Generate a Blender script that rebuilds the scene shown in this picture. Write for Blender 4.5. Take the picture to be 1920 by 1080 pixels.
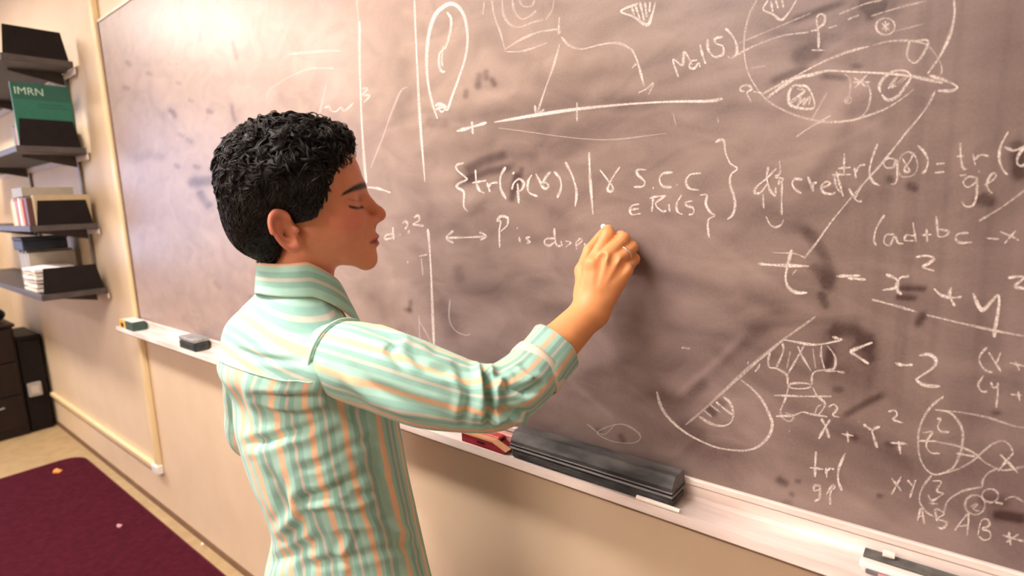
import bpy, math, random
import numpy as np
from mathutils import Matrix, Vector

for o in list(bpy.data.objects):
    bpy.data.objects.remove(o, do_unlink=True)
scene = bpy.context.scene
COL = scene.collection
rng = np.random.default_rng(7)
random.seed(7)

# ------------------------------------------------------------------ camera
FPX = 1059.66
YAW, PITCH, ROLL = math.radians(-39.207), math.radians(9.08), math.radians(-2.0857)
def _basis():
    cy, sy, cp, sp = math.cos(YAW), math.sin(YAW), math.cos(PITCH), math.sin(PITCH)
    f = np.array([sy*cp, cy*cp, -sp]); r = np.array([cy, -sy, 0.0]); u = np.cross(r, f)
    c, s = math.cos(ROLL), math.sin(ROLL)
    return c*r+s*u, -s*r+c*u, f
CR, CU, CF = _basis()
CAM = np.array([0.0, -0.84, 1.382])
cam_data = bpy.data.cameras.new('camera')
cam = bpy.data.objects.new('camera', cam_data); COL.objects.link(cam)
m = Matrix.Identity(4)
for i in range(3):
    m[i][0], m[i][1], m[i][2], m[i][3] = CR[i], CU[i], -CF[i], CAM[i]
cam.matrix_world = m
cam_data.sensor_width = 36.0; cam_data.sensor_fit = 'HORIZONTAL'
cam_data.lens = FPX/1920*36.0
cam_data.clip_start = 0.02
cam_data.dof.use_dof = True; cam_data.dof.focus_distance = 0.98; cam_data.dof.aperture_fstop = 3.2
scene.camera = cam

# a photo pixel gives a ray; the distance comes from the surface the thing touches
def ray(x, y):
    x = np.asarray(x, float); y = np.asarray(y, float)
    return ((x-960)/FPX)[..., None]*CR-((y-540)/FPX)[..., None]*CU+CF
def at_y(x, y, Y):
    r = ray(x, y); return CAM+r*((Y-CAM[1])/r[..., 1])[..., None]
def at_z(x, y, Z):
    r = ray(x, y); return CAM+r*((Z-CAM[2])/r[..., 2])[..., None]
def at_d(x, y, d):
    return CAM+ray(x, y)*d
def project(p):
    v = np.asarray(p)-CAM; z = v@CF
    return 960+FPX*(v@CR)/z, 540-FPX*(v@CU)/z

# ------------------------------------------------------------------ world, exposure
world = bpy.data.worlds.new('world'); scene.world = world
world.use_nodes = True
bg = world.node_tree.nodes['Background']
bg.inputs['Color'].default_value = (0.50, 0.62, 1.0, 1); bg.inputs['Strength'].default_value = 6.0
scene.view_settings.view_transform = 'Standard'
scene.view_settings.look = 'None'
scene.view_settings.gamma = 1.0
scene.view_settings.use_curve_mapping = False
scene.view_settings.exposure = -0.10
LAMP_STRENGTH = 68.0
LAMP_COLOUR = (1.0, 0.86, 0.77)

# ------------------------------------------------------------------ materials
def new_mat(name):
    mt = bpy.data.materials.new(name); mt.use_nodes = True
    nt = mt.node_tree
    return mt, nt, nt.nodes['Principled BSDF']
def node(nt, kind, **kw):
    n = nt.nodes.new(kind)
    for k, v in kw.items():
        if k in n.inputs: n.inputs[k].default_value = v
        else: setattr(n, k, v)
    return n
def rgba(c): return (c[0], c[1], c[2], 1.0)
def noise_mat(name, c1, c2, scale=20, rough=0.6, bump=0.0, bscale=None, metal=0.0, stretch=(1, 1, 1), detail=4, spec=0.5):
    mt, nt, b = new_mat(name)
    tc = node(nt, 'ShaderNodeTexCoord'); mp = node(nt, 'ShaderNodeMapping')
    mp.inputs['Scale'].default_value = stretch
    nt.links.new(tc.outputs['Object'], mp.inputs['Vector'])
    nz = node(nt, 'ShaderNodeTexNoise', Scale=scale, Detail=detail)
    nt.links.new(mp.outputs[0], nz.inputs['Vector'])
    rp = node(nt, 'ShaderNodeValToRGB')
    rp.color_ramp.elements[0].position = 0.32; rp.color_ramp.elements[1].position = 0.68
    rp.color_ramp.elements[0].color = rgba(c1); rp.color_ramp.elements[1].color = rgba(c2)
    nt.links.new(nz.outputs['Fac'], rp.inputs['Fac'])
    nt.links.new(rp.outputs['Color'], b.inputs['Base Color'])
    b.inputs['Roughness'].default_value = rough; b.inputs['Metallic'].default_value = metal
    b.inputs['Specular IOR Level'].default_value = spec
    if bump:
        n2 = node(nt, 'ShaderNodeTexNoise', Scale=bscale or scale*3, Detail=3)
        nt.links.new(mp.outputs[0], n2.inputs['Vector'])
        bp = node(nt, 'ShaderNodeBump', Strength=bump, Distance=0.003)
        nt.links.new(n2.outputs['Fac'], bp.inputs['Height'])
        nt.links.new(bp.outputs['Normal'], b.inputs['Normal'])
    return mt
def attr_mat(name, attr, rough=0.5, sss=0.0, bump=0.0, bscale=300, spec=0.5):
    mt, nt, b = new_mat(name)
    at = node(nt, 'ShaderNodeAttribute'); at.attribute_name = attr
    nz = node(nt, 'ShaderNodeTexNoise', Scale=60, Detail=4)
    tc = node(nt, 'ShaderNodeTexCoord'); nt.links.new(tc.outputs['Object'], nz.inputs['Vector'])
    mr = node(nt, 'ShaderNodeMapRange'); mr.inputs['To Min'].default_value = 0.88; mr.inputs['To Max'].default_value = 1.1
    nt.links.new(nz.outputs['Fac'], mr.inputs['Value'])
    mx = node(nt, 'ShaderNodeVectorMath', operation='SCALE')
    nt.links.new(at.outputs['Color'], mx.inputs[0]); nt.links.new(mr.outputs[0], mx.inputs['Scale'])
    nt.links.new(mx.outputs[0], b.inputs['Base Color'])
    b.inputs['Roughness'].default_value = rough; b.inputs['Specular IOR Level'].default_value = spec
    if sss:
        b.inputs['Subsurface Weight'].default_value = sss
        b.inputs['Subsurface Radius'].default_value = (0.012, 0.005, 0.003); b.inputs['Subsurface Scale'].default_value = 0.5
    if bump:
        n2 = node(nt, 'ShaderNodeTexNoise', Scale=bscale, Detail=3); nt.links.new(tc.outputs['Object'], n2.inputs['Vector'])
        bp = node(nt, 'ShaderNodeBump', Strength=bump, Distance=0.001)
        nt.links.new(n2.outputs['Fac'], bp.inputs['Height']); nt.links.new(bp.outputs['Normal'], b.inputs['Normal'])
    return mt

# ------------------------------------------------------------------ mesh helpers
def link(name, me, mat=None, parent=None, smooth=False):
    o = bpy.data.objects.new(name, me); COL.objects.link(o)
    if mat is not None and not me.materials: me.materials.append(mat)
    if parent is not None: o.parent = parent
    if smooth: me.polygons.foreach_set('use_smooth', np.ones(len(me.polygons), bool))
    return o
def mesh_np(name, V, Fc, uv=None, col=None, smooth=True):
    """V (n,3), Fc (m,4) or (m,3) int; uv per loop (m*k,2); col per vertex (n,3)"""
    V = np.asarray(V, np.float32); Fc = np.asarray(Fc, np.int32)
    me = bpy.data.meshes.new(name); k = Fc.shape[1]
    me.vertices.add(len(V)); me.vertices.foreach_set('co', V.ravel())
    me.loops.add(Fc.size); me.loops.foreach_set('vertex_index', Fc.ravel())
    me.polygons.add(len(Fc)); me.polygons.foreach_set('loop_start', np.arange(0, Fc.size, k, dtype=np.int32))
    if smooth: me.polygons.foreach_set('use_smooth', np.ones(len(Fc), bool))
    me.update(calc_edges=True)
    if uv is not None:
        l = me.uv_layers.new(name='UVMap'); l.data.foreach_set('uv', np.asarray(uv, np.float32).ravel())
    if col is not None:
        c = me.color_attributes.new('Col', 'FLOAT_COLOR', 'POINT')
        c4 = np.ones((len(V), 4), np.float32); c4[:, :col.shape[1]] = col
        c.data.foreach_set('color', c4.ravel())
    me.validate()
    return me
def tag(o, label=None, cat=None, group=None, kind=None):
    if label: o['label'] = label
    if cat: o['category'] = cat
    if group: o['group'] = group
    if kind: o['kind'] = kind
    return o
def empty(name, loc, label=None, cat=None, group=None):
    o = bpy.data.objects.new(name, None); COL.objects.link(o); o.location = loc
    o.empty_display_size = 0.05
    return tag(o, label, cat, group)
def rel(o, parent):
    """parent while keeping world placement (parents here carry location and z rotation only)"""
    o.parent = parent
    M = Matrix.LocRotScale(parent.location, parent.rotation_euler, None)
    o.matrix_parent_inverse = M.inverted()
    return o
class MB:
    """collects boxes / prisms / tubes into one mesh"""
    def __init__(s): s.v = []; s.f = []
    def add(s, V, Fc):
        n = len(s.v); s.v += [tuple(map(float, p)) for p in V]; s.f += [tuple(i+n for i in q) for q in Fc]; return s
    def box(s, lo, hi, bevel=0.0):
        x0, y0, z0 = lo; x1, y1, z1 = hi
        b = min(bevel, (x1-x0)*.45, (y1-y0)*.45, (z1-z0)*.45)
        if b <= 0:
            V = [(x, y, z) for z in (z0, z1) for y in (y0, y1) for x in (x0, x1)]
            return s.add(V, [(0, 2, 3, 1), (4, 5, 7, 6), (0, 1, 5, 4), (2, 6, 7, 3), (0, 4, 6, 2), (1, 3, 7, 5)])
        V = []; idx = {}
        for cx in (0, 1):
            for cy in (0, 1):
                for cz in (0, 1):
                    X = (x0, x1)[cx]; Y = (y0, y1)[cy]; Z = (z0, z1)[cz]
                    sx, sy, sz = (b, -b)[cx], (b, -b)[cy], (b, -b)[cz]
                    idx[cx, cy, cz, 0] = len(V); V.append((X, Y+sy, Z+sz))
                    idx[cx, cy, cz, 1] = len(V); V.append((X+sx, Y, Z+sz))
                    idx[cx, cy, cz, 2] = len(V); V.append((X+sx, Y+sy, Z))
        Fc = []
        for a in range(3):
            for c in (0, 1):
                o = [k for k in range(3) if k != a]; q = []
                for (p, r) in ((0, 0), (1, 0), (1, 1), (0, 1)):
                    k = [0, 0, 0]; k[a] = c; k[o[0]] = p; k[o[1]] = r; q.append(idx[k[0], k[1], k[2], a])
                Fc.append(tuple(q))
        for a in range(3):
            o = [k for k in range(3) if k != a]
            for p in (0, 1):
                for r in (0, 1):
                    k0 = [0, 0, 0]; k0[o[0]] = p; k0[o[1]] = r; k1 = list(k0); k1[a] = 1
                    Fc.append((idx[(*k0, o[0])], idx[(*k1, o[0])], idx[(*k1, o[1])], idx[(*k0, o[1])]))
        for k in [(p, q, r) for p in (0, 1) for q in (0, 1) for r in (0, 1)]:
            Fc.append((idx[(*k, 0)], idx[(*k, 1)], idx[(*k, 2)]))
        return s.add(V, Fc)
    def prism(s, poly, a0, a1, axis):
        """poly: 2D points in the two remaining axes (order x,y,z), extruded along axis"""
        n = len(poly); V = []
        for a in (a0, a1):
            for (p, q) in poly:
                t = [p, q]; t.insert(axis, a); V.append(t)
        Fc = [tuple(range(n)), tuple(range(2*n-1, n-1, -1))]+[(i, (i+1) % n, n+(i+1) % n, n+i) for i in range(n)]
        return s.add(V, Fc)
    def tube(s, pts, r, n=8, cap=True):
        pts = np.asarray(pts, float); m = len(pts)
        r = np.full(m, r) if np.isscalar(r) else np.asarray(r, float)
        V, Fc = tube_np(pts, r, n); s.add(V, [tuple(q) for q in Fc])
        if cap:
            b = len(s.v)-n*m
            s.f.append(tuple(b+i for i in range(n-1, -1, -1))); s.f.append(tuple(b+n*(m-1)+i for i in range(n)))
        return s
    def build(s, name, mat, parent=None, smooth=False):
        me = bpy.data.meshes.new(name); me.from_pydata(s.v, [], s.f); me.validate()
        import bmesh
        bm = bmesh.new(); bm.from_mesh(me); bmesh.ops.recalc_face_normals(bm, faces=bm.faces); bm.to_mesh(me); bm.free()
        o = link(name, me, mat, None, smooth)
        if parent is not None: rel(o, parent)
        return o
def frames(pts):
    T = np.gradient(pts, axis=0); T /= np.linalg.norm(T, axis=1)[:, None]+1e-12
    up = np.array([0, 0, 1.0]) if abs(T[0][2]) < .9 else np.array([1.0, 0, 0])
    N = np.zeros_like(pts); n = np.cross(np.cross(T[0], up), T[0]); n /= np.linalg.norm(n)
    for i in range(len(pts)):
        n = n-(n@T[i])*T[i]; n /= np.linalg.norm(n); N[i] = n
    return T, N, np.cross(T, N)
def tube_np(pts, r, n):
    T, N, B = frames(pts); m = len(pts)
    a = np.arange(n)*2*np.pi/n
    V = pts[:, None, :]+r[:, None, None]*(np.cos(a)[None, :, None]*N[:, None, :]+np.sin(a)[None, :, None]*B[:, None, :])
    i, j = np.meshgrid(np.arange(m-1), np.arange(n), indexing='ij'); j2 = (j+1) % n
    Fc = np.stack([i*n+j, i*n+j2, (i+1)*n+j2, (i+1)*n+j], -1).reshape(-1, 4)
    return V.reshape(-1, 3), Fc
def catmull(P, per=8):
    P = np.asarray(P, float)
    if len(P) < 3:
        t = np.linspace(0, 1, per+1)[:, None]; return P[0]*(1-t)+P[-1]*t
    Q = np.vstack([2*P[0]-P[1], P, 2*P[-1]-P[-2]]); out = []
    for i in range(1, len(Q)-2):
        t = np.linspace(0, 1, per, endpoint=False)[:, None]
        a, b, c, d = Q[i-1], Q[i], Q[i+1], Q[i+2]
        out.append(.5*((2*b)+(-a+c)*t+(2*a-5*b+4*c-d)*t**2+(-a+3*b-3*c+d)*t**3))
    out.append(P[-1:]); return np.vstack(out)
def grid_faces(m, n, wrap=True):
    i, j = np.meshgrid(np.arange(m-1), np.arange(n if wrap else n-1), indexing='ij'); j2 = (j+1) % n
    return np.stack([i*n+j, i*n+j2, (i+1)*n+j2, (i+1)*n+j], -1).reshape(-1, 4)

# ------------------------------------------------------------------ implicit surfaces (surface nets)
def surface_nets(fn, lo, hi, h):
    lo = np.asarray(lo, float); n = np.ceil((np.asarray(hi)-lo)/h).astype(int)+1
    ax = [np.float32(lo[k])+np.float32(h)*np.arange(n[k], dtype=np.float32) for k in range(3)]
    X = ax[0][:, None, None]; Y = ax[1][None, :, None]; Z = ax[2][None, None, :]
    D = np.broadcast_to(fn(X, Y, Z), n).astype(np.float32)
    S = D < 0
    c = [n[k]-1 for k in range(3)]
    def sl(a, off, k): return slice(off, off+c[k])
    cnt = np.zeros(c, np.int8)
    for dx in (0, 1):
        for dy in (0, 1):
            for dz in (0, 1):
                cnt += S[dx:dx+c[0], dy:dy+c[1], dz:dz+c[2]]
    act = (cnt > 0) & (cnt < 8)
    I = np.argwhere(act); idx = -np.ones(c, np.int64); idx[act] = np.arange(len(I))
    acc = np.zeros((len(I), 3)); num = np.zeros(len(I))
    corners = [(a, b, d) for a in (0, 1) for b in (0, 1) for d in (0, 1)]
    for a in corners:
        for k in range(3):
            if a[k] == 0:
                b = list(a); b[k] = 1
                da = D[I[:, 0]+a[0], I[:, 1]+a[1], I[:, 2]+a[2]].astype(float); db = D[I[:, 0]+b[0], I[:, 1]+b[1], I[:, 2]+b[2]].astype(float)
                mk = (da < 0) != (db < 0); t = np.where(mk, da/np.where(mk, da-db, 1), 0)
                p = np.tile(np.array(a, float), (len(I), 1)); p[:, k] = t
                acc[mk] += p[mk]; num[mk] += 1
    V = lo+h*(I+acc/num[:, None])
    Fs = []
    for k in range(3):
        o = [(k+1) % 3, (k+2) % 3]
        s0 = [slice(0, c[0]), slice(0, c[1]), slice(0, c[2])]; s1 = list(s0)
        s0[k] = slice(0, n[k]-1); s1[k] = slice(1, n[k])
        for q in o: s0[q] = slice(1, c[q]); s1[q] = slice(1, c[q])
        A = S[tuple(s0)]; B = S[tuple(s1)]
        for flip, mk in ((False, A & ~B), (True, ~A & B)):
            E = np.argwhere(mk)
            if not len(E): continue
            for q in o: E[:, q] += 1
            def cell(d0, d1):
                e = E.copy(); e[:, o[0]] -= d0; e[:, o[1]] -= d1; return idx[e[:, 0], e[:, 1], e[:, 2]]
            q4 = np.stack([cell(1, 1), cell(0, 1), cell(0, 0), cell(1, 0)], 1)
            Fs.append(q4[:, ::-1] if flip else q4)
    return V, np.vstack(Fs)
def smin(a, b, k):
    h = np.clip(.5+.5*(b-a)/k, 0, 1); return b+(a-b)*h-k*h*(1-h)
def smax(a, b, k): return -smin(-a, -b, k)
def s_ell(X, Y, Z, c, r):
    k0 = np.sqrt(((X-c[0])/r[0])**2+((Y-c[1])/r[1])**2+((Z-c[2])/r[2])**2)
    k1 = np.sqrt(((X-c[0])/r[0]**2)**2+((Y-c[1])/r[1]**2)**2+((Z-c[2])/r[2]**2)**2)
    return k0*(k0-1)/(k1+1e-9)
def s_sph(X, Y, Z, c, r): return np.sqrt((X-c[0])**2+(Y-c[1])**2+(Z-c[2])**2)-r
def s_cone(X, Y, Z, a, b, ra, rb):
    a = np.asarray(a, float); d = np.asarray(b, float)-a; L = float(d@d)
    t = np.clip(((X-a[0])*d[0]+(Y-a[1])*d[1]+(Z-a[2])*d[2])/L, 0, 1)
    return np.sqrt((X-a[0]-t*d[0])**2+(Y-a[1]-t*d[1])**2+(Z-a[2]-t*d[2])**2)-(ra+(rb-ra)*t)
def normals_np(V, Fc):
    n = np.zeros_like(V)
    fn = np.cross(V[Fc[:, 2]]-V[Fc[:, 0]], V[Fc[:, 3]]-V[Fc[:, 1]])
    for k in range(4): np.add.at(n, Fc[:, k], fn)
    return n/(np.linalg.norm(n, axis=1)[:, None]+1e-12)
def fbm(P, scale, seed=0, octv=3):
    """cheap smooth value noise from summed sines, roughly in -1..1"""
    r = np.random.default_rng(seed); out = 0; amp = 1; tot = 0
    for o in range(octv):
        for k in range(5):
            d = r.normal(size=P.shape[1]); d /= np.linalg.norm(d)
            out = out+amp*np.sin(P@(d*scale*(2**o)*r.uniform(.7, 1.4))+r.uniform(0, 6.28))
        tot += amp*2.2; amp *= .55
    return out/tot
def seg_dist(px, py, pts):
    """distance to a pixel polyline and position 0..1 along it"""
    best = np.full(px.shape, 1e9); tt = np.zeros(px.shape); n = len(pts)-1
    for i in range(n):
        ax, ay = pts[i]; bx, by = pts[i+1]; dx, dy = bx-ax, by-ay; L = dx*dx+dy*dy+1e-9
        t = np.clip(((px-ax)*dx+(py-ay)*dy)/L, 0, 1); d = np.hypot(px-ax-t*dx, py-ay-t*dy)
        mk = d < best; best = np.where(mk, d, best); tt = np.where(mk, (i+t)/n, tt)
    return best, tt
def sculpt(V, Fc, folds, passes=1):
    """press creases and raise ridges into cloth; each fold lies on the cloth surface"""
    N = normals_np(V, Fc); px, py = project(V)
    facing = np.clip(-(N*((V-CAM)/np.linalg.norm(V-CAM, axis=1)[:, None])).sum(1)*3, 0, 1)
    out = np.zeros(len(V))
    for pts, amp, w in folds:
        d, t = seg_dist(px, py, pts)
        taper = np.clip(np.minimum(t, 1-t)*5+.25, 0, 1)
        out += amp*taper*np.exp(-(d/w)**2)
        out -= .45*amp*taper*np.exp(-((d-2.1*w)/(w*1.1))**2)
    return V+N*(out*facing)[:, None]

# ================================================================== room shell
M_WALL = noise_mat('cream_wall_paint', (.74, .60, .42), (.78, .64, .46), 6, .55, .06, 90)
M_CEIL = noise_mat('ceiling_paint', (.74, .68, .60), (.78, .72, .64), 8, .8)
M_FLOOR = noise_mat('tan_floor_tile', (.40, .29, .15), (.50, .37, .20), 14, .45, .05)
M_TRIM = noise_mat('cream_raceway_plastic', (.80, .64, .36), (.84, .68, .40), 10, .4)
M_WHITE = noise_mat('white_plastic', (.80, .78, .74), (.86, .84, .80), 12, .4)
M_BLACK = noise_mat('black_metal', (.006, .004, .004), (.010, .006, .006), 30, .55, spec=.2)
M_DARKWOOD = noise_mat('dark_brown_cabinet', (.010, .005, .004), (.018, .008, .006), 18, .5, stretch=(1, 1, .2), spec=.3)
M_STEEL = noise_mat('pale_metal', (.55, .53, .50), (.66, .64, .60), 30, .35, metal=.8)
M_REAR = noise_mat('buff_wall_paint', (.60, .50, .38), (.64, .54, .42), 6, .7)
WY = 0.012                                   # wall plane behind the board, board face is y = 0
XL, XR, YB, ZC = -5.45, 1.75, -3.4, 2.7
def struct(name, mb, mat): return tag(mb.build(name, mat), kind='structure')
tag(struct('floor', MB().box((XL-.1, YB-.1, -.1), (XR+.1, WY+.1, 0)), M_FLOOR), 'tan floor beneath the maroon rug')
tag(struct('ceiling', MB().box((XL-.1, YB-.1, ZC), (XR+.1, WY+.1, ZC+.1)), M_CEIL), 'pale ceiling above the classroom')
tag(struct('wall_front', MB().box((XL-.1, WY, 0), (XR+.1, WY+.1, ZC)), M_WALL), 'cream painted wall carrying the chalkboard')
tag(struct('wall_right', MB().box((XR, YB-.1, 0), (XR+.1, WY, ZC)), M_REAR), 'buff wall beyond the right end of the chalkboard')
tag(struct('wall_rear', MB().box((XL-.1, YB-.1, 0), (XR, YB, ZC)), M_REAR), 'buff wall opposite the chalkboard')
W0, W1, WZ0, WZ1 = -2.3, -.75, .85, 2.25      # window opening in the left wall
tag(struct('wall_left', MB().box((XL-.1, YB, 0), (XL, W0, ZC)).box((XL-.1, W1, 0), (XL, WY, ZC)).box((XL-.1, W0, 0), (XL, W1, WZ0))
           .box((XL-.1, W0, WZ1), (XL, W1, ZC)), M_WALL), 'pale end wall with the window')
wn = empty('window_1', (XL-.05, (W0+W1)/2, WZ0), 'daylit window in the end wall'); wn['kind'] = 'structure'
fr = MB()
for (a, b, c, d) in ((W0, W1, WZ0, WZ0+.05), (W0, W1, WZ1-.05, WZ1), (W0, W0+.05, WZ0+.05, WZ1-.05), (W1-.05, W1, WZ0+.05, WZ1-.05), ((W0+W1)/2-.02, (W0+W1)/2+.02, WZ0+.05, WZ1-.05)):
    fr.box((XL-.07, a, c), (XL-.03, b, d))
fr.build('window_frame', M_WHITE, wn)
mg, ntg, bgl = new_mat('window_glass')
tr = node(ntg, 'ShaderNodeBsdfTransparent'); gl = node(ntg, 'ShaderNodeBsdfGlossy', Roughness=.02); mxg = node(ntg, 'ShaderNodeMixShader', Fac=.06)
ntg.links.new(tr.outputs[0], mxg.inputs[1]); ntg.links.new(gl.outputs[0], mxg.inputs[2])
ntg.links.new(mxg.outputs[0], ntg.nodes['Material Output'].inputs['Surface'])
for (a, b) in ((W0+.05, (W0+W1)/2-.02), ((W0+W1)/2+.02, W1-.05)):
    MB().box((XL-.053, a, WZ0+.05), (XL-.047, b, WZ1-.05)).build('pane', mg, wn)

# ceiling lamps (fluorescent troffers), the rear one an added fill
mt_l, ntl, bl = new_mat('lamp_diffuser')
bl.inputs['Base Color'].default_value = (.9, .88, .82, 1)
bl.inputs['Emission Color'].default_value = rgba(LAMP_COLOUR); bl.inputs['Emission Strength'].default_value = LAMP_STRENGTH
def ceiling_light(x, y, label):
    t = empty('ceiling_light', (x, y, ZC), label, 'ceiling light')
    f = MB()
    f.box((x-.62, y-.17, ZC-.06), (x+.62, y-.15, ZC-.0005)); f.box((x-.62, y+.15, ZC-.06), (x+.62, y+.17, ZC-.0005))
    f.box((x-.62, y-.15, ZC-.06), (x-.60, y+.15, ZC-.0005)); f.box((x+.60, y-.15, ZC-.06), (x+.62, y+.15, ZC-.0005))
    f.build('lamp_frame', M_WHITE, t)
    MB().box((x-.60, y-.15, ZC-.05), (x+.60, y+.15, ZC-.01)).build('diffuser', mt_l, t)
ceiling_light(-4.1, -1.15, 'ceiling light panel above the wall shelves')
ceiling_light(-1.30, -1.05, 'ceiling light panel over the rug before the chalkboard')

ceiling_light(-.9, -2.75, 'added fill light panel near the buff rear wall')  # added fill lamp, brightens her back and the wall under the tray

# raceway (trim) running up beside the board and along the wall
tr1 = empty('trim_1', (-2.79, WY, 0), 'cream cable raceway bending from the board edge along the wall'); tr1['kind'] = 'structure'
zr = 0.225
MB().box((-2.815, WY-.022, zr+.012), (-2.772, WY-.0005, ZC-.002), .004).build('raceway_upright', M_TRIM, tr1)
MB().box((-4.60, WY-.022, zr-.014), (-2.835, WY-.0005, zr+.012), .004).build('raceway_run', M_TRIM, tr1)
MB().box((-2.835, WY-.030, zr-.022), (-2.765, WY-.0005, zr+.022), .005).build('raceway_elbow', M_WHITE, tr1)
# dark strip standing for the shadow line where wall meets floor, no real baseboard
tag(struct('shadow_gap_front', MB().box((XL, WY-.006, 0), (XR, WY-.0003, .028)), noise_mat('dark_shadow_gap', (.16, .09, .05), (.22, .13, .07), 12, .6)), 'thin brown strip for the shadow gap at the foot of the board wall')

# ================================================================== rug
rc = at_z(145, 853, 0.012); rx0 = float(rc[0]); ry1 = -.045
ru = []
R_ = .10
x1, y0 = 1.3, -2.6
for (cx, cy, a0) in ((x1-R_, ry1-R_, 0), (rx0+R_, ry1-R_, 90), (rx0+R_, y0+R_, 180), (x1-R_, y0+R_, 270)):
    for k in range(7): a = math.radians(a0+15*k); ru.append((cx+R_*math.cos(a), cy+R_*math.sin(a)))
M_RUG = noise_mat('maroon_carpet', (.052, .005, .012), (.078, .008, .019), 40, .95, .6, 500, spec=.1)
rug = empty('rug', (rx0+1, -1.2, 0), 'maroon carpet rug on the tan floor', 'rug')
MB().prism(ru, 0.0005, .011, 2).build('pile', M_RUG, rug)
edge = MB(); edge.tube([(p[0], p[1], .0065) for p in ru+ru[:2]], .0055, 6, False); edge.build('bound_edge', noise_mat('maroon_binding', (.07, .006, .014), (.10, .01, .02), 60, .9), rug, True)

def scrap(px, py, col, size, label, zf=.0112):
    p = at_z(px, py, zf); mb = MB(); n = 9; poly = []
    for k in range(n):
        a = 2*math.pi*k/n; r = size*random.uniform(.6, 1.1)
        poly.append((p[0]+r*1.5*math.cos(a), p[1]+r*.8*math.sin(a)))
    V = [(x, y, zf+.0003) for x, y in poly]+[(x, y, zf+random.uniform(.002, .007)) for x, y in poly]+[(p[0], p[1], zf+.009)]
    Fc = [tuple(range(n-1, -1, -1))]+[(i, (i+1) % n, n+(i+1) % n, n+i) for i in range(n)]+[(n+i, n+(i+1) % n, 2*n) for i in range(n)]
    mb.add(V, Fc)
    o = mb.build('paper_scrap', noise_mat('scrap_'+label[:6], col, tuple(min(1, c*1.15) for c in col), 60, .7))
    return tag(o, label, 'paper scrap', 'scraps on the rug')
scrap(107, 884, (.75, .30, .06), .030, 'crumpled orange scrap lying on the maroon rug')
scrap(223, 987, (.55, .30, .35), .014, 'small pinkish white scrap lying on the maroon rug')
scrap(380, 1021, (.85, .80, .74), .006, 'tiny white speck of chalk at the rug edge by the wall', .0112)

# ================================================================== chalkboard
BZ0, BZ1, BX0, BX1 = .912, 2.137, -2.765, 1.35
board = empty('chalkboard', (-.7, 0, BZ0), 'long brown chalkboard covered with chalk formulas and eraser smears', 'chalkboard')
mb_, ntb, bb = new_mat('chalkboard_slate')
at_ = node(ntb, 'ShaderNodeAttribute'); at_.attribute_name = 'Col'
tcb = node(ntb, 'ShaderNodeTexCoord')
def bnoise(scale, stretch, detail=5):
    mp = node(ntb, 'ShaderNodeMapping'); mp.inputs['Scale'].default_value = stretch
    nz = node(ntb, 'ShaderNodeTexNoise', Scale=scale, Detail=detail); ntb.links.new(tcb.outputs['Object'], mp.inputs['Vector']); ntb.links.new(mp.outputs[0], nz.inputs['Vector'])
    return nz
n1 = bnoise(9, (1, 1, 1.6), 7); n1.inputs['Distortion'].default_value = 1.2; n2 = bnoise(260, (1, 1, 1), 2)
sep = node(ntb, 'ShaderNodeSeparateColor'); ntb.links.new(at_.outputs['Color'], sep.inputs[0])
def mth(op, a, b, clamp=False):
    n = node(ntb, 'ShaderNodeMath', operation=op); n.use_clamp = clamp
    for k, v in enumerate((a, b)):
        if isinstance(v, (int, float)): n.inputs[k].default_value = v
        else: ntb.links.new(v, n.inputs[k])
    return n.outputs[0]
d1 = mth('MULTIPLY', mth('SUBTRACT', n1.outputs['Fac'], .5), .30)
d2 = mth('MULTIPLY', mth('SUBTRACT', n2.outputs['Fac'], .5), .10)
dd = mth('ADD', mth('ADD', sep.outputs[0], d1), d2, True)
mixb = node(ntb, 'ShaderNodeMix', data_type='RGBA')
ntb.links.new(dd, mixb.inputs['Factor'])
mixt = node(ntb, 'ShaderNodeMix', data_type='RGBA'); ntb.links.new(sep.outputs[1], mixt.inputs['Factor'])
mixt.inputs['A'].default_value = (.72, .585, .585, 1); mixt.inputs['B'].default_value = (.76, .60, .50, 1)
mixb.inputs['A'].default_value = (.060, .034, .034, 1); ntb.links.new(mixt.outputs['Result'], mixb.inputs['B'])
ntb.links.new(mixb.outputs['Result'], bb.inputs['Base Color'])
bb.inputs['Roughness'].default_value = .38; bb.inputs['Specular IOR Level'].default_value = .52

# face: a fine grid whose points carry how much chalk dust lies there
xs = np.concatenate([np.linspace(BX0+.012, -1.25, 190, endpoint=False), np.linspace(-1.25, .22, 500, endpoint=False), np.linspace(.22, BX1, 12)])
zs = np.linspace(BZ0+.012, BZ1-.012, 400)
GX, GZ = np.meshgrid(xs, zs, indexing='ij')
GV = np.stack([GX, np.zeros_like(GX), GZ], -1).reshape(-1, 3)
PX, PY = project(GV)
P2 = GV[:, [0, 2]]
dust = .285+.17*np.clip((1000-PX)/650, 0, 1)-.065*np.clip((PX-1150)/500, 0, 1)
dust += .05*fbm(P2, 5, 1, 3)
dust += .11*np.exp(-(((PX-800)/260)**2+((PY-60)/170)**2))
def paint(pts, w, amt, soft=1.0, taper=True):
    global dust
    a = np.array(pts, float); lo = a.min(0)-3*w; hi = a.max(0)+3*w
    mk = np.where((PX > lo[0]) & (PX < hi[0]) & (PY > lo[1]) & (PY < hi[1]))[0]
    if not len(mk): return
    d, t = seg_dist(PX[mk], PY[mk], [tuple(p) for p in a])
    e = 1/(1+np.exp(np.clip((d-w)/(soft*w*.22+.4), -30, 30)))
    if taper: e = e*np.clip(np.minimum(t, 1-t)*6+.3, 0, 1)
    dust[mk] += amt*e
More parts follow.
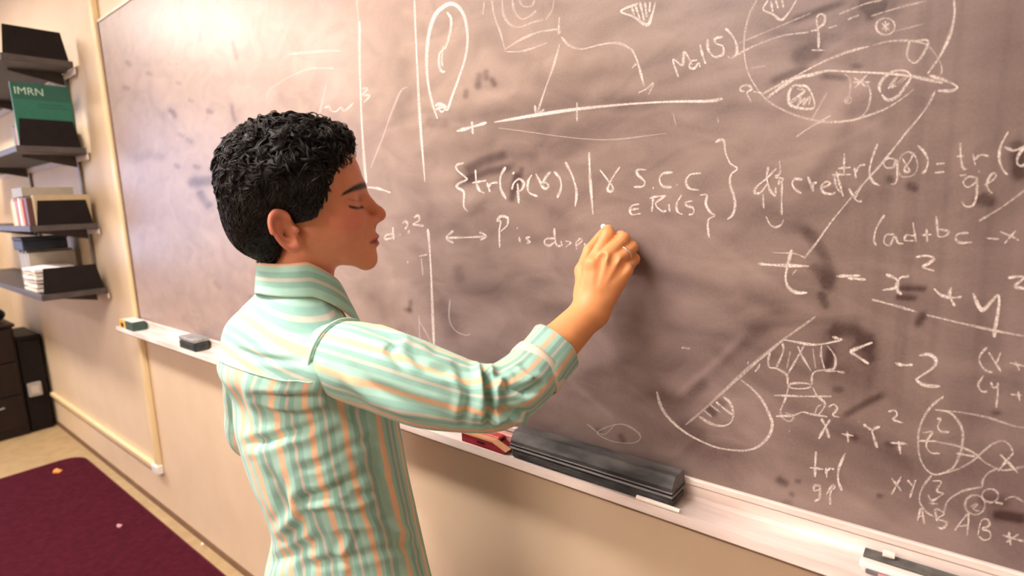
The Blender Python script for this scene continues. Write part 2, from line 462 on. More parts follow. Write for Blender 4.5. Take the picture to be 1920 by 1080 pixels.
# eraser sweeps: wide soft arcs in the middle of the board
for k in range(200):
    cx, cy = rng.uniform(760, 1620), rng.uniform(20, 930)
    ang = math.radians(rng.normal(-8 if cy < 420 else 12, 16)); L = rng.uniform(60, 190); bend = rng.uniform(-30, 50)
    p = []
    for s in np.linspace(-1, 1, 5):
        p.append((cx+L*s*math.cos(ang)+bend*(s*s-.5)*math.sin(ang), cy+L*s*math.sin(ang)+bend*(s*s-.5)*math.cos(ang)))
    paint(p, rng.uniform(3, 18), rng.uniform(-.062, .062), 1.3)
# vertical wiping streaks towards the right
vs = np.clip((PX-1500)/160, 0, 1)*np.clip((900-PY)/250, 0, 1)
dust += vs*(.055*fbm(GV[:, :1], 90, 4, 3)+.03*fbm(GV[:, :1], 260, 9, 2))*(.65+.35*fbm(P2*np.array([1, .35]), 9, 6, 2))
# cloudy wiping on the left
for k in range(70):
    cx, cy = rng.uniform(260, 800), rng.uniform(40, 640)
    a = math.radians(rng.uniform(20, 80)); L = rng.uniform(12, 50)
    paint([(cx-L*math.cos(a), cy-L*math.sin(a)), (cx+L*.3, cy-L*.2), (cx+L*math.cos(a), cy+L*math.sin(a))], rng.uniform(5, 16), rng.uniform(-.06, .08), 1.6)
# broad sweeps seen in the middle
for pts, w, a in [
    ([(860, 300), (960, 268), (1100, 245), (1280, 232), (1400, 262)], 22, -.05), ([(850, 225), (960, 205), (1200, 190), (1420, 205)], 14, -.07),
    ([(850, 130), (980, 120), (1130, 90), (1300, 50), (1430, 20)], 18, .05), ([(900, 60), (960, 110), (1000, 120)], 16, -.06), ([(1000, 150), (1150, 140), (1280, 100)], 14, -.06),
    ([(880, 190), (940, 175), (1010, 160)], 10, .08), ([(860, 520), (960, 560), (1100, 580), (1290, 600)], 30, -.05), ([(1230, 470), (1350, 500), (1450, 560), (1520, 640)], 34, .06),
    ([(1210, 640), (1290, 560), (1400, 520)], 30, .05), ([(1230, 700), (1250, 780), (1320, 850), (1400, 880)], 20, -.04), ([(820, 560), (845, 590), (850, 640)], 16, -.10),
    ([(1260, 770), (1330, 700), (1420, 620), (1480, 570)], 18, -.07), ([(1270, 740), (1340, 680), (1395, 625)], 6, .10), ([(1600, 120), (1560, 220), (1490, 330), (1440, 420)], 26, .05),
    ([(1610, 190), (1570, 270), (1500, 380)], 12, -.05), ([(1380, 880), (1500, 930), (1650, 965), (1850, 1030)], 22, .07), ([(1540, 800), (1700, 860), (1850, 900)], 22, -.05),
    ([(780, 300), (790, 420), (800, 560)], 26, -.05), ([(690, 220), (700, 300), (720, 380)], 24, -.03), ([(750, 100), (760, 160), (750, 230)], 16, -.10), ([(560, 80), (620, 120), (640, 200)], 40, .06)]:
    paint(pts, w, a*1.5, 1.7)
# clean dark wipes, finger marks and damp spots
for pts, w, a in [
    ([(868, 322), (905, 302), (955, 288)], 9, -.16), ([(872, 338), (915, 322), (962, 312)], 7, -.14), ([(968, 330), (960, 372)], 6, -.18), ([(978, 318), (972, 350)], 5, -.12), ([(862, 345), (885, 335)], 8, -.10),
    ([(874, 172), (873, 180)], 5, -.16), ([(899, 142), (896, 162)], 6, -.18), ([(911, 135), (912, 146)], 5, -.18), ([(923, 150), (927, 158)], 5, -.18), ([(808, 230), (832, 229)], 8, -.12),
    ([(1500, 108), (1526, 98)], 16, -.17), ([(1606, 8), (1640, 6), (1664, 14)], 14, -.17), ([(1630, 22), (1632, 32)], 8, -.12), ([(1482, 40), (1530, 22), (1590, 2)], 6, -.14), ([(1442, 155), (1480, 138), (1520, 128)], 7, -.14), ([(1538, 142), (1566, 144), (1590, 148)], 6, -.17), ([(1600, 124), (1612, 124)], 4, -.12),
    ([(1908, 278), (1912, 322)], 15, -.17), ([(1706, 348), (1714, 352)], 7, -.15), ([(1668, 336), (1670, 338)], 6, -.14), ([(1834, 376), (1858, 378)], 8, -.16), ([(1846, 368), (1848, 372)], 7, -.14),
    ([(1500, 422), (1528, 450), (1548, 485), (1558, 520), (1548, 545)], 11, -.13), ([(1520, 492), (1545, 522), (1556, 540)], 10, -.12), ([(1540, 555), (1548, 572)], 8, -.12),
    ([(1692, 540), (1732, 541)], 4.5, -.18), ([(1684, 557), (1714, 559)], 5, -.16), ([(1730, 592), (1722, 606)], 7, -.15),
    ([(1552, 636), (1570, 618), (1600, 618), (1626, 636), (1638, 662)], 13, -.13), ([(1556, 660), (1552, 684)], 8, -.13), ([(1600, 640), (1622, 660), (1632, 685)], 14, -.09), ([(1560, 690), (1590, 720), (1640, 730)], 26, -.07),
    ([(1578, 782), (1620, 758), (1660, 738)], 6, -.14), ([(1566, 730), (1576, 731)], 5, -.13), ([(1330, 768), (1338, 774)], 7, -.15), ([(1350, 752), (1356, 756)], 6, -.10), ([(1284, 800), (1310, 812)], 14, -.08), ([(1316, 720), (1300, 732)], 12, -.07),
    ([(1462, 900), (1472, 906)], 7, -.17), ([(1494, 902), (1498, 903)], 4, -.14), ([(1483, 926), (1486, 928)], 4, -.15), ([(1648, 929), (1651, 930)], 4, -.15), ([(1662, 832), (1674, 836)], 4, -.13), ([(1601, 820), (1604, 822)], 4, -.14), ([(1864, 774), (1874, 775)], 4, -.14), ([(1860, 964), (1890, 968), (1925, 974)], 9, -.17), ([(1845, 935), (1880, 940)], 12, -.09), ([(1472, 942), (1480, 943)], 6, -.08), ([(1164, 818), (1168, 826)], 5, -.12), ([(1120, 806), (1124, 808)], 4, -.10),
    ([(239, 117), (243, 121)], 4, -.16), ([(278, 137), (282, 139)], 4, -.15), ([(234, 164), (240, 166)], 4, -.15), ([(316, 205), (324, 210), (330, 222)], 4, -.20), ([(332, 155), (338, 157)], 3, -.12), ([(390, 208), (396, 210)], 4, -.16), ([(434, 195), (436, 212), (442, 230)], 3, -.16), ([(356, 188), (360, 190)], 3, -.12), ([(336, 252), (342, 255)], 3.5, -.12), ([(352, 262), (358, 266)], 4, -.12), ([(366, 312), (372, 314)], 4, -.16), ([(330, 310), (334, 313)], 4, -.14), ([(395, 316), (400, 320)], 4, -.14), ([(436, 80), (444, 110)], 3, -.12), ([(374, 60), (376, 76)], 3, -.07),
    ([(362, 342), (400, 338)], 9, -.22), ([(372, 356), (382, 376), (396, 390)], 7, -.20), ([(250, 300), (285, 288), (310, 300)], 8, -.08), ([(770, 566), (768, 580)], 4, -.14), ([(760, 580), (770, 584)], 4, -.12), ([(858, 505), (862, 520)], 10, -.09), ([(470, 556), (474, 560)], 4, -.12), ([(404, 530), (412, 540)], 4, -.10), ([(700, 560), (720, 590)], 14, -.05)]:
    paint(pts, w, a*1.45, 1.0, len(pts) > 2)
dust = np.clip(dust, .02, .95)
tint = np.clip(1/(1+np.exp((PX-1330)/150))*1/(1+np.exp((PY-560)/160))+.28*fbm(P2, 6, 31, 2)+.12, 0, 1)
slate = link('slate', mesh_np('slate', GV, grid_faces(len(xs), len(zs), False), col=np.stack([dust, tint, dust], 1)), mb_); rel(slate, board)
MB().box((BX0+.012, .0005, BZ0+.012), (BX1, WY-.0005, BZ1-.012)).build('backing', M_BLACK, board)
M_FRAME = noise_mat('aluminium_frame', (.50, .40, .30), (.58, .47, .36), 40, .35, metal=.35)
MB().box((BX0, -.004, BZ0), (BX0+.012, WY-.0005, BZ1), .002).build('frame_strip', noise_mat('frame_dark', (.16, .10, .06), (.22, .14, .09), 30, .5), board)
MB().box((BX0+.012, -.004, BZ1-.012), (BX1, WY-.0005, BZ1), .002).build('frame_strip', M_FRAME, board)
M_TRAY = noise_mat('chalk_dusted_tray', (.62, .52, .48), (.95, .86, .82), 26, .55, .15, 200, stretch=(.18, 1, 1))
MB().box((BX0+.012, -.006, BZ0), (BX1, WY-.0005, BZ0+.012), .002).build('frame_strip', M_TRAY, board)
# tray: shelf with a small upturned lip
TZ, TY = .892, -.072
tray_t = empty('chalk_tray', (-.7, -.03, TZ-.012), 'pale chalk-dusted ledge running along the foot of the chalkboard', 'chalk tray')
tray = MB().prism([(WY-.0005, BZ0-.0006), (-.004, BZ0-.0006), (-.006, TZ+.004), (-.012, TZ), (TY+.008, TZ), (TY+.005, TZ+.004), (TY+.0015, TZ+.004), (TY, TZ-.012), (WY-.0005, TZ-.012)], -2.835, BX1, 0).build('ledge', M_TRAY, tray_t)
MB().box((-2.835, TY-.0012, TZ-.0145), (BX1, TY+.012, TZ-.0122)).build('tray_edge', noise_mat('tray_edge_metal', (.20, .13, .09), (.30, .2, .15), 20, .4, metal=.5), tray_t)

# chalk marks: ribbons of chalk lying on the slate
mc, ntc, bc = new_mat('chalk')
bc.inputs['Base Color'].default_value = (.95, .86, .82, 1); bc.inputs['Roughness'].default_value = .95; bc.inputs['Specular IOR Level'].default_value = .1
ac = node(ntc, 'ShaderNodeAttribute'); ac.attribute_name = 'Col'
tcc = node(ntc, 'ShaderNodeTexCoord'); nzc = node(ntc, 'ShaderNodeTexNoise', Scale=420, Detail=3); ntc.links.new(tcc.outputs['Object'], nzc.inputs['Vector'])
mrc = node(ntc, 'ShaderNodeMapRange'); mrc.inputs['From Min'].default_value = .30; mrc.inputs['From Max'].default_value = .60; mrc.inputs['To Min'].default_value = .45; mrc.inputs['To Max'].default_value = 1.05
ntc.links.new(nzc.outputs['Fac'], mrc.inputs['Value'])
sc = node(ntc, 'ShaderNodeSeparateColor'); ntc.links.new(ac.outputs['Color'], sc.inputs[0])
mm = node(ntc, 'ShaderNodeMath', operation='MULTIPLY'); mm.use_clamp = True
ntc.links.new(mrc.outputs[0], mm.inputs[0]); ntc.links.new(sc.outputs[0], mm.inputs[1])
ntc.links.new(mm.outputs[0], bc.inputs['Alpha'])
NSTROKE = 0
def ribbon(pts, w, a):
    global NSTROKE
    p = catmull(pts, 7 if len(pts) > 2 else 6)
    t = np.gradient(p, axis=0); t /= np.linalg.norm(t, axis=1)[:, None]+1e-9
    nrm = np.stack([-t[:, 1], t[:, 0]], 1)
    s = np.linspace(0, 1, len(p)); wv = w*.5*(.78+.22*np.sin(s*9+NSTROKE))*np.clip(np.minimum(s, 1-s)*9+.55, 0, 1)
    cols = []
    for k, al in ((-1.0, .25), (-.45, 1), (.45, 1), (1.0, .25)):
        q = p+nrm*(wv*k*1.25)[:, None]; cols.append((at_y(q[:, 0], q[:, 1], -.0004-.0000015*NSTROKE), al*a*(.85+.15*np.sin(s*13+2*NSTROKE))))
    NSTROKE += 1
    V = np.stack([c[0] for c in cols], 1).reshape(-1, 3); A = np.stack([c[1] for c in cols], 1).reshape(-1)
    return V, grid_faces(len(p), 4, False), A
ZOOM = dict(A=(180, 0, 2.7), B=(780, 0, 3.097), C=(1240, 0, 2.8235), D=(700, 240, 2.743), E=(1380, 240, 3.5556), F=(1380, 440, 3.5556), G=(1180, 580, 3.692), H=(1420, 720, 3.0), P=(0, 0, 1.0))
def ell(cx, cy, rx, ry, n=12): return [(cx+rx*math.cos(2*math.pi*k/n), cy+ry*math.sin(2*math.pi*k/n)) for k in range(n+1)]
def chalk(label, z, strokes, name='chalk_writing'):
    """strokes: (width px, strength, [points in the crop's pixels])"""
    ox, oy, s = ZOOM[z]; items = []
    for w, a, pts in strokes:
        q = np.array(pts, float)/s+np.array([ox, oy])
        if len(q) == 1: q = np.vstack([q-[1.2, 0], q+[1.2, .6]])
        items.append((catmull(q, 5), ribbon(q, w*1.06, a)))
    # strokes that lie together make one piece of writing
    grp = list(range(len(items)))
    for i in range(len(items)):
        for j in range(i):
            if np.sqrt(((items[i][0][:, None]-items[j][0][None])**2).sum(-1)).min() < 24:
                gi, gj = grp[i], grp[j]; grp = [gj if g == gi else g for g in grp]
    sets = sorted((([k for k in range(len(items)) if grp[k] == g]) for g in set(grp)), key=len, reverse=True)
    for m_, ks in enumerate(sets):
        Vs, Fs, As, n = [], [], [], 0
        for k in ks:
            V, Fc, A = items[k][1]; Vs.append(V); Fs.append(Fc+n); As.append(A); n += len(V)
        A = np.concatenate(As); nm = name if m_ == 0 else 'chalk_mark'
        o = link(nm, mesh_np(nm, np.vstack(Vs), np.vstack(Fs), col=np.repeat(A[:, None], 3, 1)), mc); rel(o, board)
        if m_ == 0: o['label'] = label
W, T_ = 5, .8
chalk('two long upright chalk lines and faint scrawl', 'A', [(4, .45, [(1320, 0), (1330, 110)]), (5, .8, [(1335, 110), (1335, 300), (1340, 500), (1350, 700), (1362, 860), (1370, 930)]), (5, .85, [(1612, 0), (1622, 250), (1640, 600), (1665, 920)]),
    (6, .5, [(980, 275), (1100, 262), (1240, 257)]), (4, .5, [(1030, 365), (1100, 345), (1205, 348)]), (3.5, .35, [(865, 500), (880, 455), (960, 400), (1030, 365)]), (4, .4, [(1130, 580), (1150, 500), (1165, 430)]),
    (4.5, .65, [(1155, 545), (1180, 540), (1190, 560), (1215, 565), (1240, 545), (1260, 560), (1305, 520)]), (4.5, .65, [(1345, 450), (1375, 450), (1350, 480), (1385, 485), (1355, 520)]), (4, .35, [(1390, 850), (1450, 700), (1500, 560), (1545, 460), (1580, 440)]), (5, .85, [(1375, 948), (1430, 955), (1490, 975)])], 'chalk_drawing')
chalk('tall narrow chalk loop with an inner curl', 'B', [(7, .95, [(125, 690), (95, 600), (70, 480), (62, 350), (75, 200), (110, 90), (160, 40), (205, 22), (250, 45), (285, 110), (300, 230), (285, 340), (250, 450), (210, 560), (182, 635), (165, 615), (135, 605), (110, 615)]),
    (4.5, .9, [(110, 640), (140, 625), (170, 630), (150, 650), (135, 635)]), (5, .85, [(180, 70), (203, 110), (200, 180), (175, 270), (150, 295), (135, 320), (135, 380), (150, 415), (170, 415)]), (4, .7, [(160, 265), (150, 340), (155, 385)])], 'chalk_drawing')
chalk('nested chalk curves with an arrow', 'B', [(4, .5, [(440, 0), (455, 90), (490, 190), (520, 300)]), (4, .5, [(520, 300), (600, 300), (680, 280), (760, 250)]), (5, .55, [(520, 285), (620, 225), (720, 185), (830, 170)]), (4, .45, [(500, 0), (510, 90), (550, 145), (600, 158), (680, 130), (740, 115)]), (4, .45, [(560, 0), (570, 60), (610, 110), (660, 95), (700, 60)]), (4, .4, [(600, 0), (620, 35), (670, 35), (690, 0)]), (3.5, .35, [(800, 0), (790, 60), (750, 120)]),
    (4.5, .6, [(833, 100), (828, 200)]), (8, .5, [(830, 180), (840, 195)]), (4.5, .6, [(835, 255), (800, 380), (750, 520), (705, 655)]), (4.5, .65, [(690, 610), (700, 660), (745, 635)]), (4.5, .6, [(845, 215), (890, 265), (960, 285), (1050, 265), (1130, 250), (1200, 258), (1255, 290)]), (5, .8, [(1255, 285), (1290, 370), (1325, 500)]), (4.5, .6, [(1290, 540), (1340, 515), (1380, 485), (1350, 550)]), (4.5, .6, [(1255, 395), (1275, 375), (1295, 380)])], 'chalk_drawing')
chalk('long chalk number line with ticks', 'B', [(6.5, .97, [(235, 762), (300, 745), (410, 712)]), (6, .97, [(455, 710), (700, 668), (950, 632), (1250, 603), (1500, 590), (1700, 587), (1780, 573)]), (5, .85, [(325, 705), (330, 778)]), (4, .6, [(935, 595), (935, 705)])], 'chalk_drawing')
chalk('hatched chalk triangle', 'B', [(6, .9, [(1290, 20), (1190, 65), (1260, 95), (1340, 145), (1370, 90), (1390, 15)]), (5, .8, [(1250, 30), (1268, 88)]), (5, .8, [(1270, 22), (1300, 110)]), (5, .8, [(1300, 10), (1325, 120)]), (5, .8, [(1330, 15), (1340, 100)]), (5, .8, [(1360, 10), (1355, 70)])], 'chalk_drawing')
chalk('the words Mod(S)', 'C', [(5, .85, [(90, 408), (62, 315), (112, 345), (122, 275), (165, 345)]), (5, .85, [(190, 318), (158, 325), (150, 355), (175, 362), (198, 332), (205, 356)]), (5, .85, [(205, 235), (218, 290), (234, 338)]), (5, .85, [(245, 205), (248, 260), (275, 298), (305, 300)]), (5, .85, [(325, 195), (285, 205), (290, 230), (325, 245), (328, 285), (300, 300)]), (5.5, .85, [(340, 150), (380, 195), (400, 245), (398, 295)])])
chalk('large chalk surface drawing with crossing lines', 'C', [(4.5, .6, [(505, 0), (470, 70), (445, 160), (438, 260), (455, 370), (500, 460), (560, 530), (640, 580), (740, 620), (860, 645), (990, 640), (1100, 610), (1200, 570), (1290, 510), (1340, 470)]), (6, .85, [(1550, 0), (1552, 80), (1530, 180), (1480, 290), (1410, 390)]),
    (4.5, .55, [(350, 295), (370, 310), (400, 290), (500, 240), (640, 190), (780, 170)]), (4, .55, [(880, 150), (930, 135)]), (3.5, .4, [(410, 230), (600, 150), (790, 70)]), (4, .5, [(940, 75), (1080, 20), (1170, 0)]), (4, .5, [(1110, 85), (1260, 40), (1400, 5)]), (3.5, .4, [(1240, 165), (1390, 125)]), (3.5, .4, [(475, 360), (550, 350)]), (4, .6, [(1120, 240), (1200, 220), (1300, 215), (1400, 235), (1460, 300), (1485, 360), (1480, 400)]),
    (6, .88, [(570, 505), (700, 420), (800, 395), (880, 375), (1000, 380), (1200, 390), (1330, 405), (1490, 440)]), (6, .88, [(1420, 400), (1500, 425), (1565, 458), (1540, 480), (1465, 480)]), (5, .7, [(540, 495), (700, 410), (850, 330), (990, 275), (1100, 245)]), (4.5, .6, [(560, 520), (640, 465), (760, 380)]),
    (4, .5, [(970, 390), (1000, 420), (1000, 480), (985, 540)]), (4, .5, ell(990, 530, 17, 18)), (4, .6, [(1090, 440), (1108, 500), (1090, 580), (1040, 630), (980, 640)]), (4.5, .65, [(1450, 480), (1410, 560), (1350, 640), (1270, 734)]), (4.5, .55, [(715, 725), (780, 680), (900, 610)]), (4, .45, [(800, 630), (850, 540), (880, 490)])], 'chalk_drawing')
chalk('hatched chalk blobs, circled star and small letters', 'C', [(5, .85, [(565, 0), (540, 50), (590, 75), (635, 105), (680, 60), (715, 0)]), (5, .85, [(580, 5), (590, 62)]), (5, .8, [(605, 0), (618, 45)]), (5, .8, [(640, 0), (645, 40)]), (5, .8, [(832, 255), (832, 180), (822, 100), (842, 74), (866, 88), (860, 125), (826, 150)]), (4, .7, [(790, 165), (826, 158)]), (4, .7, [(795, 265), (865, 266)]), (4.5, .7, ell(1187, 140, 50, 44)), (4, .7, [(1168, 122), (1207, 160)]), (4, .7, [(1207, 122), (1168, 158)]), (4, .7, [(1186, 112), (1190, 166)]),
    (5, .72, [(1315, 215), (1300, 290), (1320, 325), (1350, 330), (1390, 280), (1410, 215), (1330, 218)]), (5, .75, [(440, 485), (418, 478), (425, 458), (460, 452), (478, 472), (455, 492), (475, 540)]), (4, .7, [(485, 485), (520, 490), (540, 500)]),
    (6, .88, [(745, 450), (700, 455), (675, 500), (690, 560), (800, 575), (805, 520), (770, 460), (720, 455)]), (5, .85, [(720, 470), (760, 480), (725, 510), (690, 540), (740, 515), (720, 560), (760, 520), (752, 555), (785, 515), (782, 555)]), (6, .88, [(1160, 490), (1155, 450), (1190, 400), (1240, 375), (1300, 378), (1320, 410), (1290, 460), (1250, 510), (1200, 530), (1165, 500)]), (5, .8, [(1200, 470), (1250, 405), (1220, 465), (1285, 415), (1240, 455), (1300, 410)]),
    (5, .75, [(1020, 410), (1085, 460)]), (5, .75, [(1090, 395), (1025, 465)]), (5, .7, [(1015, 435), (1105, 435)]), (6, .7, [(635, 438), (668, 426)]), (4, .6, [(985, 104), (1045, 80)])], 'chalk_drawing')
chalk('the set of traces formula in curly braces', 'D', [(5, .88, [(1760, 75), (1785, 60), (1805, 70), (1810, 120), (1835, 180), (1872, 208), (1840, 240), (1835, 290), (1855, 350), (1860, 410), (1845, 450), (1820, 470)]), (5, .85, [(465, 180), (430, 190), (430, 215), (470, 250), (480, 265), (440, 285), (430, 305), (465, 330), (465, 400), (485, 430)]),
    (5, .88, [(525, 215), (530, 280), (545, 320), (570, 335)]), (5, .85, [(508, 282), (580, 270)]), (5, .85, [(585, 280), (600, 330)]), (5, .85, [(590, 305), (608, 285), (640, 280)]), (5, .88, [(680, 200), (655, 250), (655, 310), (682, 365)]), (5, .88, [(742, 285), (748, 390)]), (5, .88, [(712, 318), (722, 285), (750, 262), (775, 285), (762, 318), (735, 330)]), (4.5, .8, [(715, 240), (725, 225)]),
    (5, .88, [(815, 240), (795, 280), (800, 330), (845, 352)]), (5, .88, [(835, 235), (860, 280), (880, 312), (902, 300), (885, 280), (868, 292), (888, 252), (912, 225)]), (5, .85, [(930, 225), (960, 260), (965, 310), (945, 360)]), (5, .88, [(988, 175), (1025, 250), (1045, 330), (1038, 405)]), (5.5, .9, [(1110, 125), (1115, 260), (1130, 445)]), (5, .88, [(1165, 215), (1200, 260), (1232, 305), (1225, 325), (1205, 320), (1215, 285), (1240, 240), (1268, 200)]),
    (5, .85, [(1405, 215), (1360, 215), (1360, 240), (1395, 275), (1385, 300), (1340, 303)]), (5, .8, [(1440, 308)]), (5, .85, [(1540, 228), (1490, 235), (1472, 265), (1490, 300), (1535, 305)]), (5, .8, [(1563, 292)]), (5, .85, [(1685, 232), (1630, 240), (1608, 275), (1625, 310), (1675, 320)]), (4.5, .85, [(1370, 390), (1330, 400), (1320, 425), (1330, 445), (1375, 440)]), (4.5, .8, [(1325, 420), (1365, 415)]),
    (4.5, .85, [(1420, 362), (1460, 352), (1505, 350)]), (4.5, .85, [(1440, 360), (1432, 430)]), (4.5, .85, [(1500, 352), (1452, 390), (1485, 428), (1507, 425)]), (4.5, .85, [(1520, 390), (1525, 430)]), (4.5, .85, [(1585, 345), (1560, 390), (1565, 430), (1590, 445)]), (4.5, .85, [(1642, 375), (1608, 383), (1612, 400), (1645, 412), (1645, 440), (1622, 446)]), (5, .85, [(1680, 345), (1715, 345), (1710, 390), (1730, 430), (1755, 450), (1725, 470), (1720, 510), (1728, 565)])])
chalk('the unfinished line with a double arrow being written', 'D', [(4.5, .75, [(375, 565), (470, 563), (580, 558)]), (4.5, .75, [(412, 528), (375, 565), (412, 592)]), (4.5, .75, [(545, 535), (580, 555), (550, 577)]), (5, .85, [(650, 615), (648, 530), (655, 480), (638, 478), (655, 455), (690, 462), (688, 500), (655, 532)]), (4.5, .7, [(750, 560), (755, 590)]), (4.5, .7, [(740, 515)]), (4.5, .7, [(808, 560), (788, 568), (806, 585), (788, 592)]), (4.5, .72, [(930, 515), (935, 570), (942, 600), (962, 610)]), (4.5, .72, [(932, 568), (890, 570), (880, 592), (905, 605), (935, 585)]), (4, .65, [(965, 580), (970, 610)]), (4, .65, [(988, 580), (1015, 590), (990, 612)]), (4, .65, [(1043, 585), (1045, 625)]), (4, .65, [(1043, 590), (1062, 570), (1074, 580), (1050, 602)]), (4, .6, [(1085, 592), (1095, 612), (1108, 594), (1135, 590)])])
chalk('faint chalk scrawl beside an upright line', 'D', [(4.5, .7, [(100, 510), (105, 575)]), (4.5, .65, [(98, 545), (65, 552), (62, 572), (98, 566)]), (5, .6, [(138, 548)]), (4.5, .6, [(150, 490), (166, 480), (176, 498), (163, 520)]), (4.5, .5, [(185, 525), (180, 545)]), (4.5, .6, [(208, 462), (230, 450), (236, 475), (205, 495), (235, 500), (260, 505)]), (5, .8, [(280, 520), (288, 600), (297, 750), (305, 950), (313, 1138)]), (4, .5, [(235, 660), (280, 650)]), (3.5, .4, [(247, 670), (255, 760)]), (5, .8, [(176, 690)]), (3.5, .35, [(240, 1000), (275, 1060), (310, 1130)]), (3, .35, [(235, 960), (240, 1120)]), (3.5, .35, [(395, 880), (390, 980), (420, 1040), (470, 1065), (500, 1060)])])
chalk('the word discrete overlapped by trace of g gamma', 'E', [(5, .85, [(215, 260), (205, 330), (225, 410), (265, 460)]), (5, .85, [(270, 270), (200, 340), (140, 390), (125, 430), (165, 430), (210, 370)]), (4.5, .8, [(265, 395), (265, 450)]), (4.5, .8, [(290, 220), (295, 300), (265, 325), (315, 340), (285, 375), (290, 345)]), (4, .75, [(308, 350), (305, 470), (305, 580)]), (5, .85, [(445, 345), (395, 340), (375, 370), (395, 410), (435, 437)]), (5, .85, [(480, 325), (515, 420), (512, 375), (540, 362)]), (5, .85, [(570, 402), (628, 372), (600, 358), (570, 390), (585, 430), (640, 440), (665, 425)]), (5, .85, [(668, 290), (690, 370), (715, 455)]), (5, .8, [(640, 312), (765, 310)]), (4.5, .8, [(655, 305), (668, 390), (700, 430)]), (4.5, .8, [(750, 400), (800, 480), (840, 490)]), (4.5, .8, [(835, 390), (790, 470)]), (4, .7, [(180, 440), (185, 540)]), (4, .75, [(200, 590), (225, 640), (260, 662), (300, 645), (318, 610)]),
    (4.5, .8, [(722, 170), (720, 300)]), (4.5, .8, [(680, 270), (765, 262)]), (4.5, .8, [(790, 262), (800, 335)]), (4.5, .8, [(798, 295), (825, 252), (862, 245)]), (5, .85, [(945, 105), (905, 210), (890, 300), (915, 360), (960, 385)]), (4.5, .8, [(1065, 212), (1015, 203), (985, 235), (1005, 266), (1050, 258), (1070, 215), (1075, 320), (1060, 370), (1030, 375)]), (4.5, .8, [(1108, 200), (1130, 240), (1158, 285), (1130, 292), (1125, 265), (1160, 220), (1185, 165)]), (3.5, .55, [(1085, 250), (1100, 190), (1150, 160), (1195, 190), (1210, 260), (1180, 315), (1110, 325), (1080, 290)]), (5, .85, [(1210, 115), (1255, 160), (1280, 220), (1265, 280), (1240, 305)]), (4.5, .8, [(1335, 240), (1390, 235)]), (4.5, .8, [(1325, 298), (1390, 292)])])
chalk('trace formula ending at a bracket', 'E', [(5, .8, [(1495, 100), (1500, 200), (1515, 268), (1545, 270)]), (4.5, .8, [(1470, 190), (1520, 185)]), (4.5, .8, [(1580, 172), (1595, 250)]), (4.5, .8, [(1592, 212), (1630, 180), (1685, 187)]), (4, .7, [(1490, 318), (1535, 312)]), (4.5, .7, [(1620, 290)]), (4.5, .8, [(1605, 332), (1550, 325), (1515, 362), (1545, 395), (1595, 365), (1605, 335), (1605, 440), (1580, 515), (1530, 522), (1505, 490)]), (4.5, .8, [(1655, 382), (1715, 345), (1735, 308), (1705, 308), (1672, 370), (1690, 420), (1710, 435)]), (5.5, .88, [(1815, 25), (1765, 120), (1755, 200), (1775, 270), (1810, 312)]), (5.5, .88, [(1790, 125), (1850, 150), (1925, 125)]), (5.5, .88, [(1945, 100), (1885, 180), (1875, 235), (1905, 252), (1945, 230)])])
chalk('bracketed letters ad plus bc minus x', 'E', [(4.5, .75, [(990, 580), (940, 660), (920, 740), (935, 785)]), (4.5, .75, [(1055, 708), (1000, 715), (988, 765), (1025, 782), (1058, 722), (1080, 765), (1118, 772)]), (4.5, .75, [(1180, 630), (1190, 700), (1202, 760)]), (4.5, .75, [(1185, 720), (1138, 715), (1125, 748), (1190, 752)]), (4.5, .75, [(1235, 715), (1305, 710)]), (4.5, .75, [(1270, 670), (1275, 760)]), (4.5, .75, [(1335, 590), (1345, 690), (1348, 722), (1392, 722), (1416, 690), (1355, 675)]), (5, .78, [(1550, 700), (1485, 705), (1465, 735), (1490, 765), (1575, 762)]), (4.5, .75, [(1670, 735), (1755, 740)]), (4.5, .75, [(1760, 690), (1840, 725), (1885, 750)]), (4.5, .75, [(1865, 685), (1790, 770)])])
chalk('long slanting chalk lines', 'E', [(4.5, .65, [(1160, 0), (1050, 140), (960, 250), (870, 350), (780, 450), (640, 620), (540, 760), (455, 870)]), (4, .55, [(1620, 620), (1770, 530), (1940, 405)])], 'chalk_drawing')
chalk('the equation t = x squared plus y squared', 'F', [(6.5, .95, [(372, 100), (345, 200), (330, 290), (350, 350), (400, 385), (475, 388)]), (6.5, .95, [(148, 195), (300, 205), (487, 210)]), (4, .5, [(405, 232), (375, 268)]), (4, .5, [(245, 120), (380, 125), (455, 150)]), (6, .93, [(670, 277), (830, 272)]), (6, .93, [(745, 290), (865, 300)]), (6, .93, [(1000, 265), (1060, 290), (1080, 320), (1075, 370), (1105, 400)]), (6, .93, [(1155, 278), (1100, 285), (1075, 320), (1060, 355), (975, 370)]), (6, .93, [(1200, 150), (1270, 140), (1320, 160), (1280, 195), (1245, 215), (1320, 242)]), (6, .93, [(1320, 360), (1370, 405), (1440, 420), (1505, 415)]), (6, .93, [(1435, 350), (1425, 410), (1460, 478)]), (7.5, .95, [(1580, 390), (1620, 480), (1650, 500), (1700, 450), (1745, 405), (1755, 450), (1740, 560), (1725, 640), (1722, 685)]), (6, .93, [(1815, 290), (1870, 280), (1918, 288), (1860, 345), (1930, 360)])])
chalk('slanting rule under the equation', 'F', [(5, .65, [(905, 432), (1050, 470), (1205, 515)]), (5, .68, [(1270, 535), (1500, 590), (1750, 645), (1940, 680)])], 'chalk_drawing')
chalk('the inequality less than minus two', 'F', [(7, .95, [(910, 718), (830, 750), (770, 778), (800, 805), (885, 862)]), (6, .95, [(1060, 855), (1110, 870), (1178, 868)]), (6.5, .95, [(1220, 805), (1290, 800), (1335, 840), (1310, 890), (1220, 950), (1205, 970), (1260, 1005), (1360, 1012)])])
